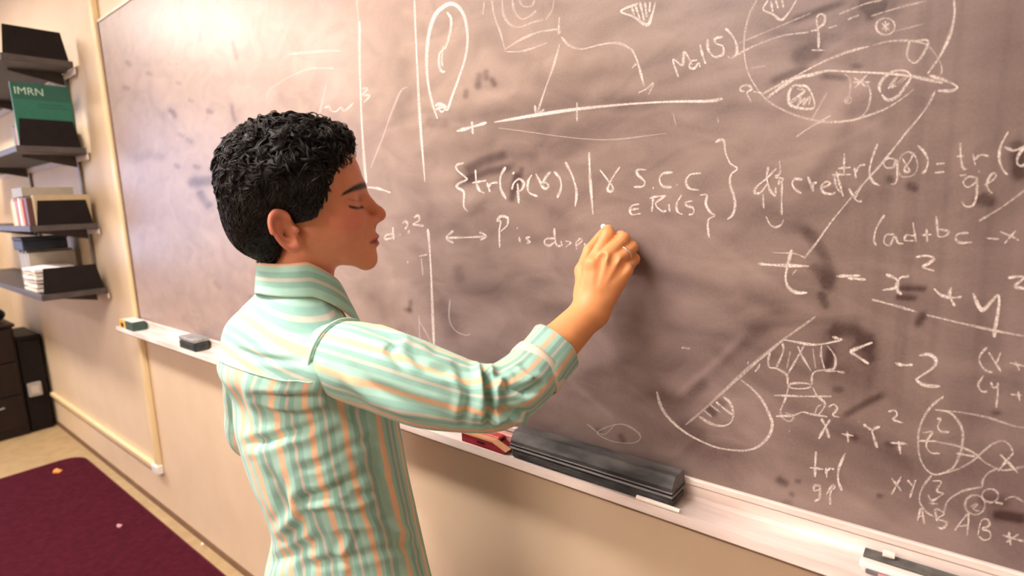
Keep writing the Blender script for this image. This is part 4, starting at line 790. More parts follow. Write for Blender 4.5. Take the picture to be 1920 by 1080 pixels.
SKIN = np.array([.68, .285, .165]); LIP = np.array([.45, .115, .10]); BROW = np.array([.016, .010, .009])
neck_base = world_to_head((-.822, -.374, 1.205))
EAR_C = np.array([-.022, .0735, -.046])
ea = unit((-.385, 0, .923)); eb0 = np.array([-.923, 0, -.385]); fl = math.radians(24)
eb = unit(eb0*math.cos(fl)+np.array([0, 1, 0])*math.sin(fl)); ec = unit(np.cross(eb, ea))
if ec[1] < 0: ec = -ec
def head_sdf(X, Ys, Z):
    Y = np.abs(Ys)
    d = s_ell(X, Y, Z, (.0, 0, .024), (.096, .074, .086))                       # cranium
    d = smin(d, s_ell(X, Y, Z, (.044, 0, -.034), (.057, .059, .066)), .03)      # face mass
    d = smin(d, s_cone(X, Y, Z, (.012, .046, -.066), (.094, .011, -.099), .016, .013), .03)   # jaw line
    d = smin(d, s_ell(X, Y, Z, (.098, 0, -.0985), (.0165, .019, .0165)), .016)  # chin
    d = smin(d, s_ell(X, Y, Z, (.060, .037, -.030), (.028, .022, .026)), .022)  # cheek
    d = smin(d, s_ell(X, Y, Z, (.084, 0, -.064), (.031, .029, .030)), .018)     # mouth barrel
    d = smin(d, s_cone(X, Y, Z, (.0885, .008, .014), (.066, .044, .016), .0085, .008), .016)   # brow ridge
    d = smax(d, -s_ell(X, Y, Z, (.103, .034, -.008), (.022, .0185, .0125)), .012)             # eye hollow
    d = smin(d, s_sph(X, Y, Z, (.0765, .0325, -.0100), .0125), .004)             # closed lid over the eye
    ns = s_cone(X, Y, Z, (.0905, 0, .012), (.117, 0, -.0225), .0065, .0085)     # nose bridge
    ns = smin(ns, s_sph(X, Y, Z, (.1205, 0, -.0275), .0110), .008)              # tip
    ns = smin(ns, s_ell(X, Y, Z, (.108, .0115, -.0365), (.0105, .0072, .0080)), .006)   # wing
    ns = smin(ns, s_cone(X, Y, Z, (.117, 0, -.036), (.110, 0, -.046), .0045, .004), .005)
    d = smin(d, ns, .009)
    d = smax(d, -s_ell(X, Y, Z, (.1135, .0085, -.0455), (.005, .0035, .0035)), .003)    # nostril
    for (zc, xo, r, dz) in ((-.0625, .1150, .0047, -.0050), (-.0735, .1145, .0052, .0015)):     # lips, upper and lower
        a = (xo, .0, zc); b = (xo-.004, .011, zc+dz*.35); c = (.0975, .0235, -.0700)
        d = smin(d, s_cone(X, Y, Z, a, b, r, r*.9), .004); d = smin(d, s_cone(X, Y, Z, b, c, r*.9, .0032), .004)
    gv = s_cone(X, Y, Z, (.1200, 0, -.0682), (.1135, .012, -.0685), .0016, .0014); gv = np.minimum(gv, s_cone(X, Y, Z, (.1135, .012, -.0685), (.0985, .0245, -.0708), .0014, .0014))
    d = smax(d, -gv, .0035)
    d = smin(d, s_cone(X, Ys, Z, (.004, 0, -.075), (neck_base[0]-.002, neck_base[1], neck_base[2]), .049, .050), .016)   # neck
    # ears
    pa = (X-EAR_C[0])*ea[0]+(Y-EAR_C[1])*ea[1]+(Z-EAR_C[2])*ea[2]
    pb = (X-EAR_C[0])*eb[0]+(Y-EAR_C[1])*eb[1]+(Z-EAR_C[2])*eb[2]
    pc = (X-EAR_C[0])*ec[0]+(Y-EAR_C[1])*ec[1]+(Z-EAR_C[2])*ec[2]
    rb = np.where(pa > 0, .0205, .0175); ra = np.where(pa > 0, .031, .033)
    q = (np.sqrt((pa/ra)**2+(pb/rb)**2)-1)*.021
    plate = smax(q+.002, np.abs(pc+.001)-.0022, .004)
    helix = np.sqrt((q+.0030)**2+(pc-.0030)**2)-.0036
    helix = smax(helix, -(pb+.013+.25*pa), .004)
    anti = np.sqrt((q+.0115)**2+(pc-.001)**2)-.0030; anti = smax(anti, -(pb+.002), .005)
    e = smin(plate, helix, .003); e = smin(e, anti, .003)
    ln = lambda a_, b_, c_: EAR_C+a_*ea+b_*eb+c_*ec
    e = smax(e, -s_sph(X, Y, Z, ln(-.005, -.003, .0080), .0112), .0025)
    e = smin(e, s_ell(X, Y, Z, ln(-.028, -.002, .001), (.009, .0050, .0080)), .005)
    e = smin(e, s_sph(X, Y, Z, ln(-.006, -.0150, .003), .0048), .005)
    e = smin(e, s_cone(X, Y, Z, ln(.02, -.010, -.008), ln(-.02, -.010, -.008), .008, .008), .006)
    return smin(d, e, .0045)
Vh, Fh = surface_nets(head_sdf, (-.105, -.112, -.205), (.142, .112, .120), .0019)
col = np.tile(SKIN, (len(Vh), 1))
ay = np.abs(Vh[:, 1]); x_, z_ = Vh[:, 0], Vh[:, 2]
def blend(mask, c): 
    global col
    mask = np.clip(mask, 0, 1)[:, None]; col = col*(1-mask)+np.asarray(c)*mask
blend(.75*np.exp(-(((x_-.066)/.03)**2+((ay-.052)/.02)**2+((z_+.036)/.02)**2)), (.70, .19, .135))       # cheeks
blend(.45*np.exp(-(((x_-.124)/.014)**2+(ay/.014)**2+((z_+.030)/.014)**2)), (.62, .17, .11))
blend(.5*np.exp(-(((ay-.083)/.016)**2+((x_+.03)/.03)**2)), (.68, .20, .15))                           # ears
blend(.5*np.exp(-(((x_-.078)/.02)**2+((ay-.032)/.018)**2+((z_+.009)/.012)**2)), (.36, .13, .085))     # lids
zm = np.interp(x_, [.097, .105, .118], [-.0718, -.0697, -.0682])
hu = np.interp(x_, [.097, .106, .115], [.0006, .0045, .0068]); hl = np.interp(x_, [.097, .106, .115], [.0006, .0050, .0080])
lipm = np.where(z_ > zm, 1-(z_-zm)/hu, 1-(zm-z_)/hl)
blend(np.clip(lipm*2.2, 0, .9)*np.clip((x_-.096)/.004, 0, 1)*np.clip((.027-ay)/.003, 0, 1), LIP)
blend(np.clip(1.25-np.abs(z_-zm)/.0014, 0, .8)*np.clip((x_-.096)/.004, 0, 1)*np.clip((.027-ay)/.003, 0, 1), (.22, .045, .04))
# eyebrow and lash line
by = np.interp(x_, [.056, .063, .078, .090, .099, .104], [.0010, .0055, .0130, .0168, .0190, .0200]); bw = np.interp(x_, [.056, .063, .078, .090, .099], [.0010, .0020, .0036, .0048, .0042])
blend(np.clip(1.6-np.abs(z_-by)/bw, 0, 1)*np.clip((x_-.057)/.005, 0, 1)*np.clip((ay-.0045)/.002, 0, 1)*np.clip((.075-ay)/.004, 0, 1), BROW)
ly = np.interp(x_, [.066, .072, .080, .088, .092], [-.0120, -.0140, -.0158, -.0160, -.0150])
blend(np.clip(1.5-np.abs(z_-ly)/.0019, 0, 1)*np.clip((x_-.067)/.004, 0, 1)*np.clip((ay-.016)/.003, 0, 1), BROW)
blend(.45*np.clip(1.3-np.abs(z_-(ly+.0105))/.0016, 0, 1)*np.clip((x_-.067)/.004, 0, 1)*np.clip((ay-.016)/.003, 0, 1), (.22, .08, .06))
PARTS_V, PARTS_F, PARTS_C = [head_to_world(Vh)], [Fh], [col]

# arms and hand (world space)
def W(px, py, d): return at_d(px, py, d)
r_sh, r_el, r_cf, r_wr = W(640, 660, .82), W(932, 742, .79), W(1035, 655, .848), at_y(1106, 582, -.095)
mcp = [at_y(1110, 496, -.082), at_y(1133, 486, -.078), at_y(1155, 491, -.069), at_y(1173, 506, -.058)]
pip = [at_y(1140, 441, -.050), at_y(1168, 449, -.044), at_y(1183, 464, -.036), at_y(1188, 486, -.029)]
dip = [at_y(1140, 432, -.026), at_y(1164, 443, -.019), at_y(1177, 460, -.015), at_y(1180, 484, -.0135)]
tip = [at_y(1130, 438, -.014), at_y(1142, 452, -.0115), at_y(1153, 468, -.0115), at_y(1160, 487, -.0115)]
thumb = [at_y(1098, 552, -.082), at_y(1092, 508, -.062), at_y(1106, 470, -.038), at_y(1124, 446, -.019)]
def arm_sdf(X, Y, Z):
    d = s_cone(X, Y, Z, r_el, r_cf, .036, .031)
    d = smin(d, s_cone(X, Y, Z, r_cf, r_wr, .0305, .0245), .01)
    d = smin(d, s_cone(X, Y, Z, r_cf-np.array([0, 0, .004]), r_wr-np.array([.002, 0, .006]), .030, .0235), .01)
    palm = None
    for k in range(4):
        c = s_cone(X, Y, Z, r_wr+(mcp[k]-mcp[1])*.30, mcp[k], .0185, .0135-.0008*k)
        palm = c if palm is None else smin(palm, c, .010)
    d = smin(d, palm, .014)
    for k in range(4): d = smin(d, s_sph(X, Y, Z, mcp[k]-CF*.0045, .0118-.0006*k), .005)
    d = smin(d, s_cone(X, Y, Z, (r_wr+mcp[0])*.5+CF*.014, (r_wr+mcp[3])*.5+CF*.012, .014, .014), .014)   # heel of the palm
    d = smin(d, s_cone(X, Y, Z, r_wr, thumb[0], .018, .0165), .012); d = smin(d, s_cone(X, Y, Z, thumb[0], thumb[1], .0165, .0125), .010)
    for k in range(4):
        s = (1.0, 1.02, .97, .86)[k]
        f = s_cone(X, Y, Z, mcp[k], pip[k], .0118*s, .0104*s)
        f = smin(f, s_sph(X, Y, Z, pip[k], .0112*s), .004)
        f = smin(f, s_cone(X, Y, Z, pip[k], dip[k], .0100*s, .0088*s), .003)
        f = smin(f, s_cone(X, Y, Z, dip[k], tip[k], .0088*s, .0076*s), .003)
        d = smin(d, f, .0032)
    for k in range(3):
        vm = (mcp[k]+mcp[k+1])*.5-CF*.0165; d = smax(d, -s_cone(X, Y, Z, vm+(pip[k]-mcp[k])*.15, vm*.58+(r_wr-CF*.028)*.42, .0058, .0015), .008)
    th = smin(s_cone(X, Y, Z, thumb[1], thumb[2], .0118, .0105), s_cone(X, Y, Z, thumb[2], thumb[3], .0105, .0085), .004)
    return smin(d, th, .005)
lo = np.min([r_el, r_wr]+mcp+pip+tip, axis=0)-.05; hi = np.max([r_el, r_wr]+mcp+pip+tip, axis=0)+.05
Va, Fa = surface_nets(arm_sdf, lo, hi, .0021)
ca = np.tile(np.array([.80, .37, .155]), (len(Va), 1))
kn = np.zeros(len(Va))
for k in range(4): kn += np.exp(-(np.linalg.norm(Va-pip[k], axis=1)/.012)**2)+.6*np.exp(-(np.linalg.norm(Va-mcp[k], axis=1)/.014)**2)
kn = np.clip(kn, 0, 1)[:, None]*.35; ca = ca*(1-kn)+np.array([.72, .28, .12])*kn
PARTS_V.append(Va); PARTS_F.append(Fa); PARTS_C.append(ca)

# trunk, left arm and legs (under the clothes)
l_sh = np.array([-.968, -.375, 1.158]); l_el = at_d(478, 812, 1.09); l_wr = np.array([-.965, -.235, .865]); l_hd = np.array([-.960, -.205, .800])
hip_r, hip_l = np.array([-.735, -.320, .66]), np.array([-.885, -.320, .66])
knee_r, knee_l = np.array([-.705, -.300, .385]), np.array([-.93, -.315, .385]); ank_r, ank_l = np.array([-.70, -.335, .075]), np.array([-.955, -.355, .075])
def trunk_sdf(X, Y, Z):
    d = s_ell(X, Y, Z, (-.835, -.370, 1.06), (.112, .062, .16)); d = smin(d, s_ell(X, Y, Z, (-.812, -.325, .80), (.112, .066, .17)), .05)
    d = smin(d, s_cone(X, Y, Z, (-.74, -.383, 1.150), (-.93, -.378, 1.15), .036, .036), .04)
    d = smin(d, s_cone(X, Y, Z, (-.825, -.375, 1.15), (-.815, -.366, 1.25), .048, .044), .02)
    d = smin(d, s_cone(X, Y, Z, (-.72, -.385, 1.155), r_sh, .045, .040), .03); d = smin(d, s_cone(X, Y, Z, r_sh, r_el, .040, .032), .02)
    d = smin(d, s_cone(X, Y, Z, (-.95, -.378, 1.15), l_sh, .045, .042), .03)
    d = smin(d, s_cone(X, Y, Z, l_sh, l_el, .042, .032), .02)
    d = smin(d, s_cone(X, Y, Z, l_el, l_wr, .034, .023), .015)
    d = smin(d, s_cone(X, Y, Z, l_wr, l_hd, .022, .024), .015)
    for k in range(4):
        o = np.array([(k-1.5)*.011, (k-1.5)*.014, 0]); t = l_hd+o*1.2+np.array([.006, .012, -.045])
        d = smin(d, s_cone(X, Y, Z, l_hd+o, t, .010, .009), .004); d = smin(d, s_cone(X, Y, Z, t, t+np.array([.012, .004, -.030+.004*abs(k-1.5)]), .009, .008), .003)
    d = smin(d, s_cone(X, Y, Z, l_wr+np.array([.012, .01, -.02]), l_hd+np.array([.035, -.002, -.02]), .012, .009), .006)
    for h, k, a in ((hip_r, knee_r, ank_r), (hip_l, knee_l, ank_l)):
        d = smin(d, s_cone(X, Y, Z, h, k, .070, .046), .04); d = smin(d, s_cone(X, Y, Z, k, a, .046, .032), .02)
    return d
Vt, Ft = surface_nets(trunk_sdf, (-1.14, -.50, .05), (-.42, -.08, 1.30), .0065)
PARTS_V.append(Vt); PARTS_F.append(Ft); PARTS_C.append(np.tile(SKIN, (len(Vt), 1)))
off = np.cumsum([0]+[len(v) for v in PARTS_V])
BV, BF, BC = np.vstack(PARTS_V), np.vstack([f+o for f, o in zip(PARTS_F, off)]), np.vstack(PARTS_C)
M_SKIN = attr_mat('skin', 'Col', .48, .12, .15, 700, .4)
rel(link('body', mesh_np('body', BV, BF, col=BC), M_SKIN), person)

# ---- hair
def hair_front(Z):   # hairline: how far forward hair reaches at a height (side view)
    zz = np.array([-.110, -.090, -.060, -.040, -.032, -.020, -.002, .010, .027, .040, .050, .060, .070, .085, .13])
    xx = np.array([-.020, -.022, -.026, -.014, .018, .024, .031, .040, .041, .050, .066, .076, .084, .092, .10])
    return np.interp(Z, zz, xx)
def hair_sdf(X, Y, Z):
    d = s_ell(X, Y, Z, (-.010, 0, .026), (.101, .086, .091))
    d = smin(d, s_ell(X, Y, Z, (-.060, 0, -.030), (.046, .064, .060)), .03)
    d = smin(d, s_ell(X, Y, Z, (-.040, 0, -.068), (.024, .048, .036)), .02)
    d = smin(d, s_ell(X, np.abs(Y), Z, (.010, .066, -.010), (.027, .0125, .030)), .012)
    d = smin(d, s_ell(X, Y, Z, (.032, 0, .088), (.046, .052, .024)), .02)
    a = np.abs(Y)
    d = smax(d, X-hair_front(np.broadcast_to(Z, np.broadcast_shapes(X.shape, Y.shape, Z.shape)))-.012*np.clip((.05-a)/.05, 0, 1), .006)
    ear = s_ell(X, a, Z, (-.022, .088, -.046), (.026, .030, .037))
    d = smax(d, -ear, .004)
    neck = s_cone(X, Y, Z, (.006, 0, -.075), (.0, 0, -.16), .051, .051)
    return smax(d, -(neck-.001), .006)
Vr, Fr = surface_nets(hair_sdf, (-.125, -.10, -.115), (.105, .10, .13), .0032)
Nr = normals_np(Vr, Fr)
lump = fbm(Vr, 150, 3, 2)*1.25*np.clip((Vr[:, 2]+.03)/.06, .15, 1)
Vr = Vr+Nr*(.0028*lump)[:, None]
hv, hf = [head_to_world(Vr)], [Fr]; nn = len(Vr)
hair_r = np.random.default_rng(21)
shell = s_ell(Vr[:, 0], Vr[:, 1], Vr[:, 2], (0, 0, .024), (.094, .072, .084))
cand = np.where((shell > .004))[0]
crown = np.array([-.035, 0, .118])
SEG = 9
def clump(p, n, L, curl, turns, lift, strands, spread, r0):
    """a curl: one winding path with fine strands gathered round it"""
    t = p-crown; t = t-(t@n)*n; t = t/(np.linalg.norm(t)+1e-6)
    t = t+.55*hair_r.normal(size=3); t = t-(t@n)*n; t = t/np.linalg.norm(t); b = np.cross(n, t)
    s = np.linspace(0, 1, SEG); ph = hair_r.uniform(0, 6.28); sg = hair_r.choice([-1, 1])
    w = 2*np.pi*turns*s*sg+ph; out = []
    for q in range(strands):
        o1, o2 = hair_r.normal(size=2)*spread; dph = hair_r.normal()*.18; LL = L*hair_r.uniform(.8, 1.12)
        w2 = w+dph
        P = p-n*.002+np.outer(LL*s, t)+np.outer(curl*(np.cos(w2)-np.cos(ph+dph))+o1*(1-.5*s), b)+np.outer(lift*np.sin(np.pi*np.clip(s*.85+.1, 0, 1))+curl*.8*np.sin(w2)*s-.14*LL*s**2+o2*(1-.5*s), n)
        out.append(tube_np(P, r0*np.array([.8, 1, 1, 1, .95, .85, .7, .5, .15]), 4))
    return out
for k in range(1700):
    i = cand[hair_r.integers(len(cand))]; p, n = Vr[i], Nr[i]
    up = np.clip((p[2]+.020)/.075, 0, 1)
    if up < .05: continue
    L = .014+.018*up*hair_r.random(); cur = .0018+.0058*up*hair_r.uniform(.5, 1.2)
    for V, Fc in clump(p, n, L, cur, hair_r.uniform(.45, 1.0), .0010+.0050*up*hair_r.random(), 9, .0011+.0005*up, .00072):
        if (V[:, 0] > hair_front(V[:, 2])+.015).any() and p[2] < .075: continue
        if (s_ell(V[:, 0], np.abs(V[:, 1]), V[:, 2], (-.022, .092, -.046), (.024, .03, .034)) < 0).any(): continue
        hv.append(head_to_world(V)); hf.append(Fc+nn); nn += len(V)
# short hair lying flat on the nape and sides
low = cand[Vr[cand][:, 2] < .03]
for k in range(2600):
    i = low[hair_r.integers(len(low))]; p, n = Vr[i], Nr[i]
    t = np.array([-.25, 0, -1.0])+.28*hair_r.normal(size=3); t = t-(t@n)*n; t /= np.linalg.norm(t); b = np.cross(n, t)
    s = np.linspace(0, 1, 6); L = hair_r.uniform(.010, .018)
    P = p+n*.0006+np.outer(L*s, t)+np.outer(.0016*np.sin(s*4+k), b)-np.outer(4*L*L*s**2, n)
    V, Fc = tube_np(P, .00095*np.array([.7, 1, 1, .9, .6, .15]), 4)
    if (V[:, 0] > hair_front(V[:, 2])+.004).any(): continue
    if (s_ell(V[:, 0], np.abs(V[:, 1]), V[:, 2], (-.022, .092, -.046), (.024, .03, .034)) < 0).any() or (V[:, 2] < -.103).any(): continue
    hv.append(head_to_world(V)); hf.append(Fc+nn); nn += len(V)
# a few loose flyaway curls along the top
top_i = cand[Vr[cand][:, 2] > .075]
for k in range(120):
    i = top_i[hair_r.integers(len(top_i))]
    for V, Fc in clump(Vr[i], Nr[i], .018, .0070, 1.1, .008, 3, .0008, .00055):
        hv.append(head_to_world(V)); hf.append(Fc+nn); nn += len(V)
M_HAIR = noise_mat('black_curly_hair', (.0020, .0016, .0017), (.009, .0068, .0066), 160, .42, .3, 900, spec=.32)
rel(link('hair', mesh_np('hair', np.vstack(hv), np.vstack(hf)), M_HAIR), person)

# ---- striped cloth
def cloth_mat(name, c_mint, c_teal, c_peach, c_cream, off=0.0):
    mt, nt, b = new_mat(name)
    uv = node(nt, 'ShaderNodeUVMap'); uv.uv_map = 'UVMap'
    sx = node(nt, 'ShaderNodeSeparateXYZ'); nt.links.new(uv.outputs[0], sx.inputs[0])
    dv = node(nt, 'ShaderNodeMath', operation='DIVIDE'); dv.inputs[1].default_value = .0460; nt.links.new(sx.outputs['X'], dv.inputs[0])
    ad = node(nt, 'ShaderNodeMath', operation='ADD'); ad.inputs[1].default_value = off+50; nt.links.new(dv.outputs[0], ad.inputs[0])
    fr_ = node(nt, 'ShaderNodeMath', operation='FRACT'); nt.links.new(ad.outputs[0], fr_.inputs[0])
    rp = node(nt, 'ShaderNodeValToRGB'); cr = rp.color_ramp
    stops = [(0, c_peach), (.155, c_peach), (.185, c_mint), (.30, c_mint), (.345, c_teal), (.475, c_teal), (.50, c_cream), (.57, c_cream), (.60, c_teal), (.72, c_teal), (.78, c_mint), (.965, c_mint), (1.0, c_peach)]
    cr.elements[0].position = 0; cr.elements[0].color = rgba(stops[0][1]); cr.elements[1].position = 1; cr.elements[1].color = rgba(stops[-1][1])
    for p, c in stops[1:-1]: e = cr.elements.new(p); e.color = rgba(c)
    nt.links.new(fr_.outputs[0], rp.inputs['Fac']); 
    tc = node(nt, 'ShaderNodeTexCoord'); nz = node(nt, 'ShaderNodeTexNoise', Scale=55, Detail=4); nt.links.new(tc.outputs['Object'], nz.inputs['Vector'])
    mr = node(nt, 'ShaderNodeMapRange'); mr.inputs['To Min'].default_value = .90; mr.inputs['To Max'].default_value = 1.08; nt.links.new(nz.outputs['Fac'], mr.inputs['Value'])
    ml = node(nt, 'ShaderNodeVectorMath', operation='SCALE'); nt.links.new(rp.outputs['Color'], ml.inputs[0]); nt.links.new(mr.outputs[0], ml.inputs['Scale'])
    nt.links.new(ml.outputs[0], b.inputs['Base Color'])
    b.inputs['Roughness'].default_value = .75; b.inputs['Specular IOR Level'].default_value = .25
    b.inputs['Sheen Weight'].default_value = .15
    n2 = node(nt, 'ShaderNodeTexNoise', Scale=28, Detail=3); n2.inputs['Distortion'].default_value = .6
    nt.links.new(tc.outputs['Object'], n2.inputs['Vector'])
    bp = node(nt, 'ShaderNodeBump', Strength=.25, Distance=.006); nt.links.new(n2.outputs['Fac'], bp.inputs['Height'])
    n3 = node(nt, 'ShaderNodeTexNoise', Scale=900, Detail=2); nt.links.new(tc.outputs['Object'], n3.inputs['Vector'])
    bp2 = node(nt, 'ShaderNodeBump', Strength=.12, Distance=.0006); nt.links.new(n3.outputs['Fac'], bp2.inputs['Height']); nt.links.new(bp.outputs['Normal'], bp2.inputs['Normal'])
    nt.links.new(bp2.outputs['Normal'], b.inputs['Normal'])
    return mt
MINT, TEAL, PEACH, CREAM = (.42, .73, .65), (.29, .56, .50), (.90, .63, .42), (.62, .64, .56)
M_SHIRT = cloth_mat('striped_shirt_cotton', MINT, TEAL, PEACH, CREAM)

# torso of the shirt: rings across (she faces the board, +y)
def ring_from_rows(py, pl, pr, hd):
    pm = (pl+pr)/2; r = ray(pm, py); s = hd/np.hypot(r[0], r[1]); c = CAM+r*s
    vd = unit([r[0], r[1], 0]); perp = np.array([-vd[1], vd[0]])*-1
    e = (pr-pl)/2*(s/FPX)*(np.hypot(r[0], r[1])**-1)*abs(np.hypot(r[0], r[1])**2)**.5*.94
    k = .72; den = math.sqrt(perp[0]**2+(k*perp[1])**2)
    return [c[2], c[0], c[1], e/den, k*e/den]
rows = [ring_from_rows(1080, 500, 805, .955), ring_from_rows(1000, 514, 786, .960), ring_from_rows(940, 500, 772, .962), ring_from_rows(880, 474, 758, .964), ring_from_rows(800, 448, 742, .966), ring_from_rows(730, 440, 728, .966)]
base = rows[0]
rings = [[base[0]-.13, base[1]+.006, base[2]+.006, base[3]*1.03, base[4]*1.08], [base[0]-.06, base[1]+.004, base[2]+.004, base[3]*1.02, base[4]*1.04]]+rows
rings += [[1.125, -.834, -.370, .160, .107], [1.165, -.828, -.374, .156, .097], [1.195, -.824, -.378, .148, .086], [1.217, -.821, -.380, .130, .076], [1.235, -.818, -.379, .102, .067], [1.250, -.816, -.374, .074, .060], [1.262, -.814, -.368, .055, .053]]
rings = catmull(np.array(rings), 12)
NT = 220; th = np.arange(NT)*2*np.pi/NT - np.pi/2      # starts at her back (-y)
ct, st = np.cos(th), np.sin(th)
ex = .86
def sp(v): return np.sign(v)*np.abs(v)**ex
TV = np.zeros((len(rings), NT, 3))
for i, (z, cx, cy, a, b) in enumerate(rings):
    bmp = math.exp(-((z-1.160)/.042)**2); e2 = np.where(ct > 0, ex-.22*bmp, ex+.06*bmp)
    spx = np.sign(ct)*np.abs(ct)**e2; spy = np.sign(st)*np.abs(st)**e2
    TV[i, :, 0] = cx+a*spx*(1+.20*bmp*(ct > 0)*np.abs(ct)); TV[i, :, 1] = cy+b*spy; TV[i, :, 2] = z
zz_ = rings[:, 0]
top_w = np.clip((zz_-1.12)/.10, 0, 1)[:, None]
TV[:, :, 2] -= top_w*.030*np.clip(np.abs(ct), 0, 1)[None, :]**2*np.clip((1.262-zz_)/.03, 0, 1)[:, None]       # shoulder slope
TV[:, :, 2] -= top_w*.035*np.clip(st, 0, 1)[None, :]                                                          # lower at the throat
TF = grid_faces(len(rings), NT)
TVf = TV.reshape(-1, 3)
TVf = TVf+normals_np(TVf, TF)*(.0030*fbm(TVf*np.array([1, 1, .6]), 24, 12, 2))[:, None]
folds_t = [([(470, 742), (530, 748), (600, 742)], -.004, 6), ([(500, 760), (560, 766), (620, 752)], .004, 7), ([(455, 835), (520, 822), (600, 800)], -.006, 8), ([(520, 830), (580, 815), (640, 790)], .004, 8),
    ([(560, 940), (610, 925), (650, 905), (690, 885)], -.007, 8), ([(640, 918), (680, 924), (700, 928)], -.005, 5), ([(560, 950), (620, 945), (660, 952), (700, 938)], .005, 7), ([(505, 1060), (560, 1030), (600, 1012)], -.005, 11), ([(520, 1020), (550, 1000), (575, 980)], -.004, 10), ([(555, 905), (550, 960), (530, 1000)], .005, 11), ([(500, 880), (530, 930), (548, 975)], -.004, 11),
    ([(570, 1060), (640, 1050), (720, 1030), (780, 1020)], -.004, 8), ([(620, 990), (700, 985), (770, 1000)], .004, 9), ([(650, 850), (690, 870), (730, 900)], -.004, 8), ([(600, 700), (640, 760), (680, 790)], -.006, 10), ([(440, 720), (460, 790), (490, 850)], -.004, 10), ([(690, 960), (740, 1000), (780, 1060)], -.004, 9), ([(440, 655), (490, 672), (560, 680)], -.003, 6), ([(560, 880), (600, 870), (650, 840), (700, 820)], -.004, 7),
    ([(700, 830), (712, 900), (735, 980)], -.005, 9), ([(520, 930), (560, 1000), (585, 1080)], -.004, 8), ([(660, 1000), (640, 1040), (650, 1080)], .004, 8)]
TVf = sculpt(TVf, TF, folds_t)
# stripe coordinate: round the body below the yoke, along the back above it
i_ = TF[:, 0]//NT
zc = TVf[TF].mean(1); ang = (np.arange(NT)+.0)*2*np.pi/NT
arc = ang*.112
fu = np.stack([arc[TF[:, k] % NT] for k in range(4)], 1)
wrapm = (fu.max(1)-fu.min(1)) > .2
fu[wrapm] = np.where(fu[wrapm] < .1, fu[wrapm]+2*np.pi*.112, fu[wrapm])
tq = TVf[TF]                                                     # (m,4,3)
yoke = (zc[:, 2] > 1.148+.0*zc[:, 0]) & (zc[:, 1] < -.36)
sl = (tq[:, :, 2]+.20*np.sqrt((tq[:, :, 0]+.836)**2+.07**2)+.13*(tq[:, :, 0]+.836))*.85
U_ = np.where(yoke[:, None], sl*1.0+.013, fu)
uvs = np.stack([U_, tq[:, :, 2]], -1).reshape(-1, 2)
shirt = link('shirt', mesh_np('shirt', TVf, TF, uv=uvs), M_SHIRT); rel(shirt, person)
# hem closed inside by the trousers; yoke seam ridge
ys = []
for t in np.linspace(-.92, .92, 40):
    a_ = -math.pi/2+t*1.15; k = int(round((a_+math.pi/2)/(2*math.pi)*NT)) % NT
    colz = TV[:, k, 2]; j = int(np.argmin(np.abs(colz-1.148))); ys.append(TVf[j*NT+k])
ys = np.array(ys); ys = catmull(ys[::3], 6)
nrm_c = np.stack([np.zeros(len(ys)), -np.ones(len(ys))*.0008, np.zeros(len(ys))], 1)
sm = MB().tube(ys+nrm_c, .0009, 6).build('yoke_seam', noise_mat('mint_seam', (.36, .62, .50), (.44, .70, .58), 60, .8), None, True); rel(sm, shirt)

def sleeve(name, pts, rad, folds, uoff, parent, tw=0.0, nt=120, per=16, squash=.0, mat=None):
    P = catmull(np.array([list(p)+[r] for p, r in zip(pts, rad)]), per); ax, r = P[:, :3], P[:, 3]
    T, N, B = frames(ax); a = np.arange(nt)*2*np.pi/nt
    V = ax[:, None]+r[:, None, None]*(np.cos(a)[None, :, None]*N[:, None]+np.sin(a)[None, :, None]*B[:, None])
    Fc = grid_faces(len(ax), nt); V = V.reshape(-1, 3)
    nv = normals_np(V, Fc)
    if (nv*(V-np.repeat(ax, nt, 0))).sum() < 0: Fc = Fc[:, ::-1]; nv = -nv
    V = V+nv*(.0028*fbm(V, 36, 5, 2))[:, None]
    V = sculpt(V, Fc, [(p_, a_*1.5, w_) for p_, a_, w_ in folds])
    arcs = np.concatenate([a, [2*np.pi]])*.058
    jj = Fc % nt; u = arcs[jj]; wr = (u.max(1)-u.min(1)) > .15; u[wr] = np.where(u[wr] < .05, u[wr]+2*np.pi*.058, u[wr])
    uv = np.stack([u+uoff, np.zeros_like(u)], -1).reshape(-1, 2)
    o = link(name, mesh_np(name, V, Fc, uv=uv), mat or M_SHIRT); rel(o, parent)
    return o, ax, r
s_pts = [W(585, 650, .875), W(612, 664, .838), W(652, 676, .808), W(730, 700, .785), W(815, 727, .775), W(885, 745, .778), W(935, 744, .788), W(975, 720, .806), W(1006, 688, .828)]
s_rad = [.026, .047, .0575, .0575, .0535, .0485, .0465, .0430, .0390]
folds_r = [([(905, 680), (912, 720), (918, 765), (915, 800)], -.008, 6), ([(893, 682), (900, 720), (903, 770)], .005, 7), ([(940, 700), (955, 725), (985, 735), (1010, 720)], -.006, 7), ([(930, 760), (955, 775), (985, 772)], -.006, 7), ([(965, 690), (985, 705), (1000, 715)], .004, 7), ([(920, 790), (950, 780), (990, 785)], .005, 7),
    ([(720, 625), (745, 640), (730, 660), (760, 690)], -.004, 7), ([(770, 660), (800, 690), (850, 700)], -.004, 9), ([(690, 720), (760, 750), (840, 775)], -.003, 10), ([(860, 690), (880, 735), (870, 790)], -.005, 8), ([(700, 600), (740, 630), (800, 655)], .003, 8), ([(950, 700), (930, 730), (935, 770)], .004, 7), ([(640, 700), (700, 750), (780, 780)], .003, 10)]
slv, s_ax, s_r = sleeve('sleeve', s_pts, s_rad, folds_r, .012, shirt)
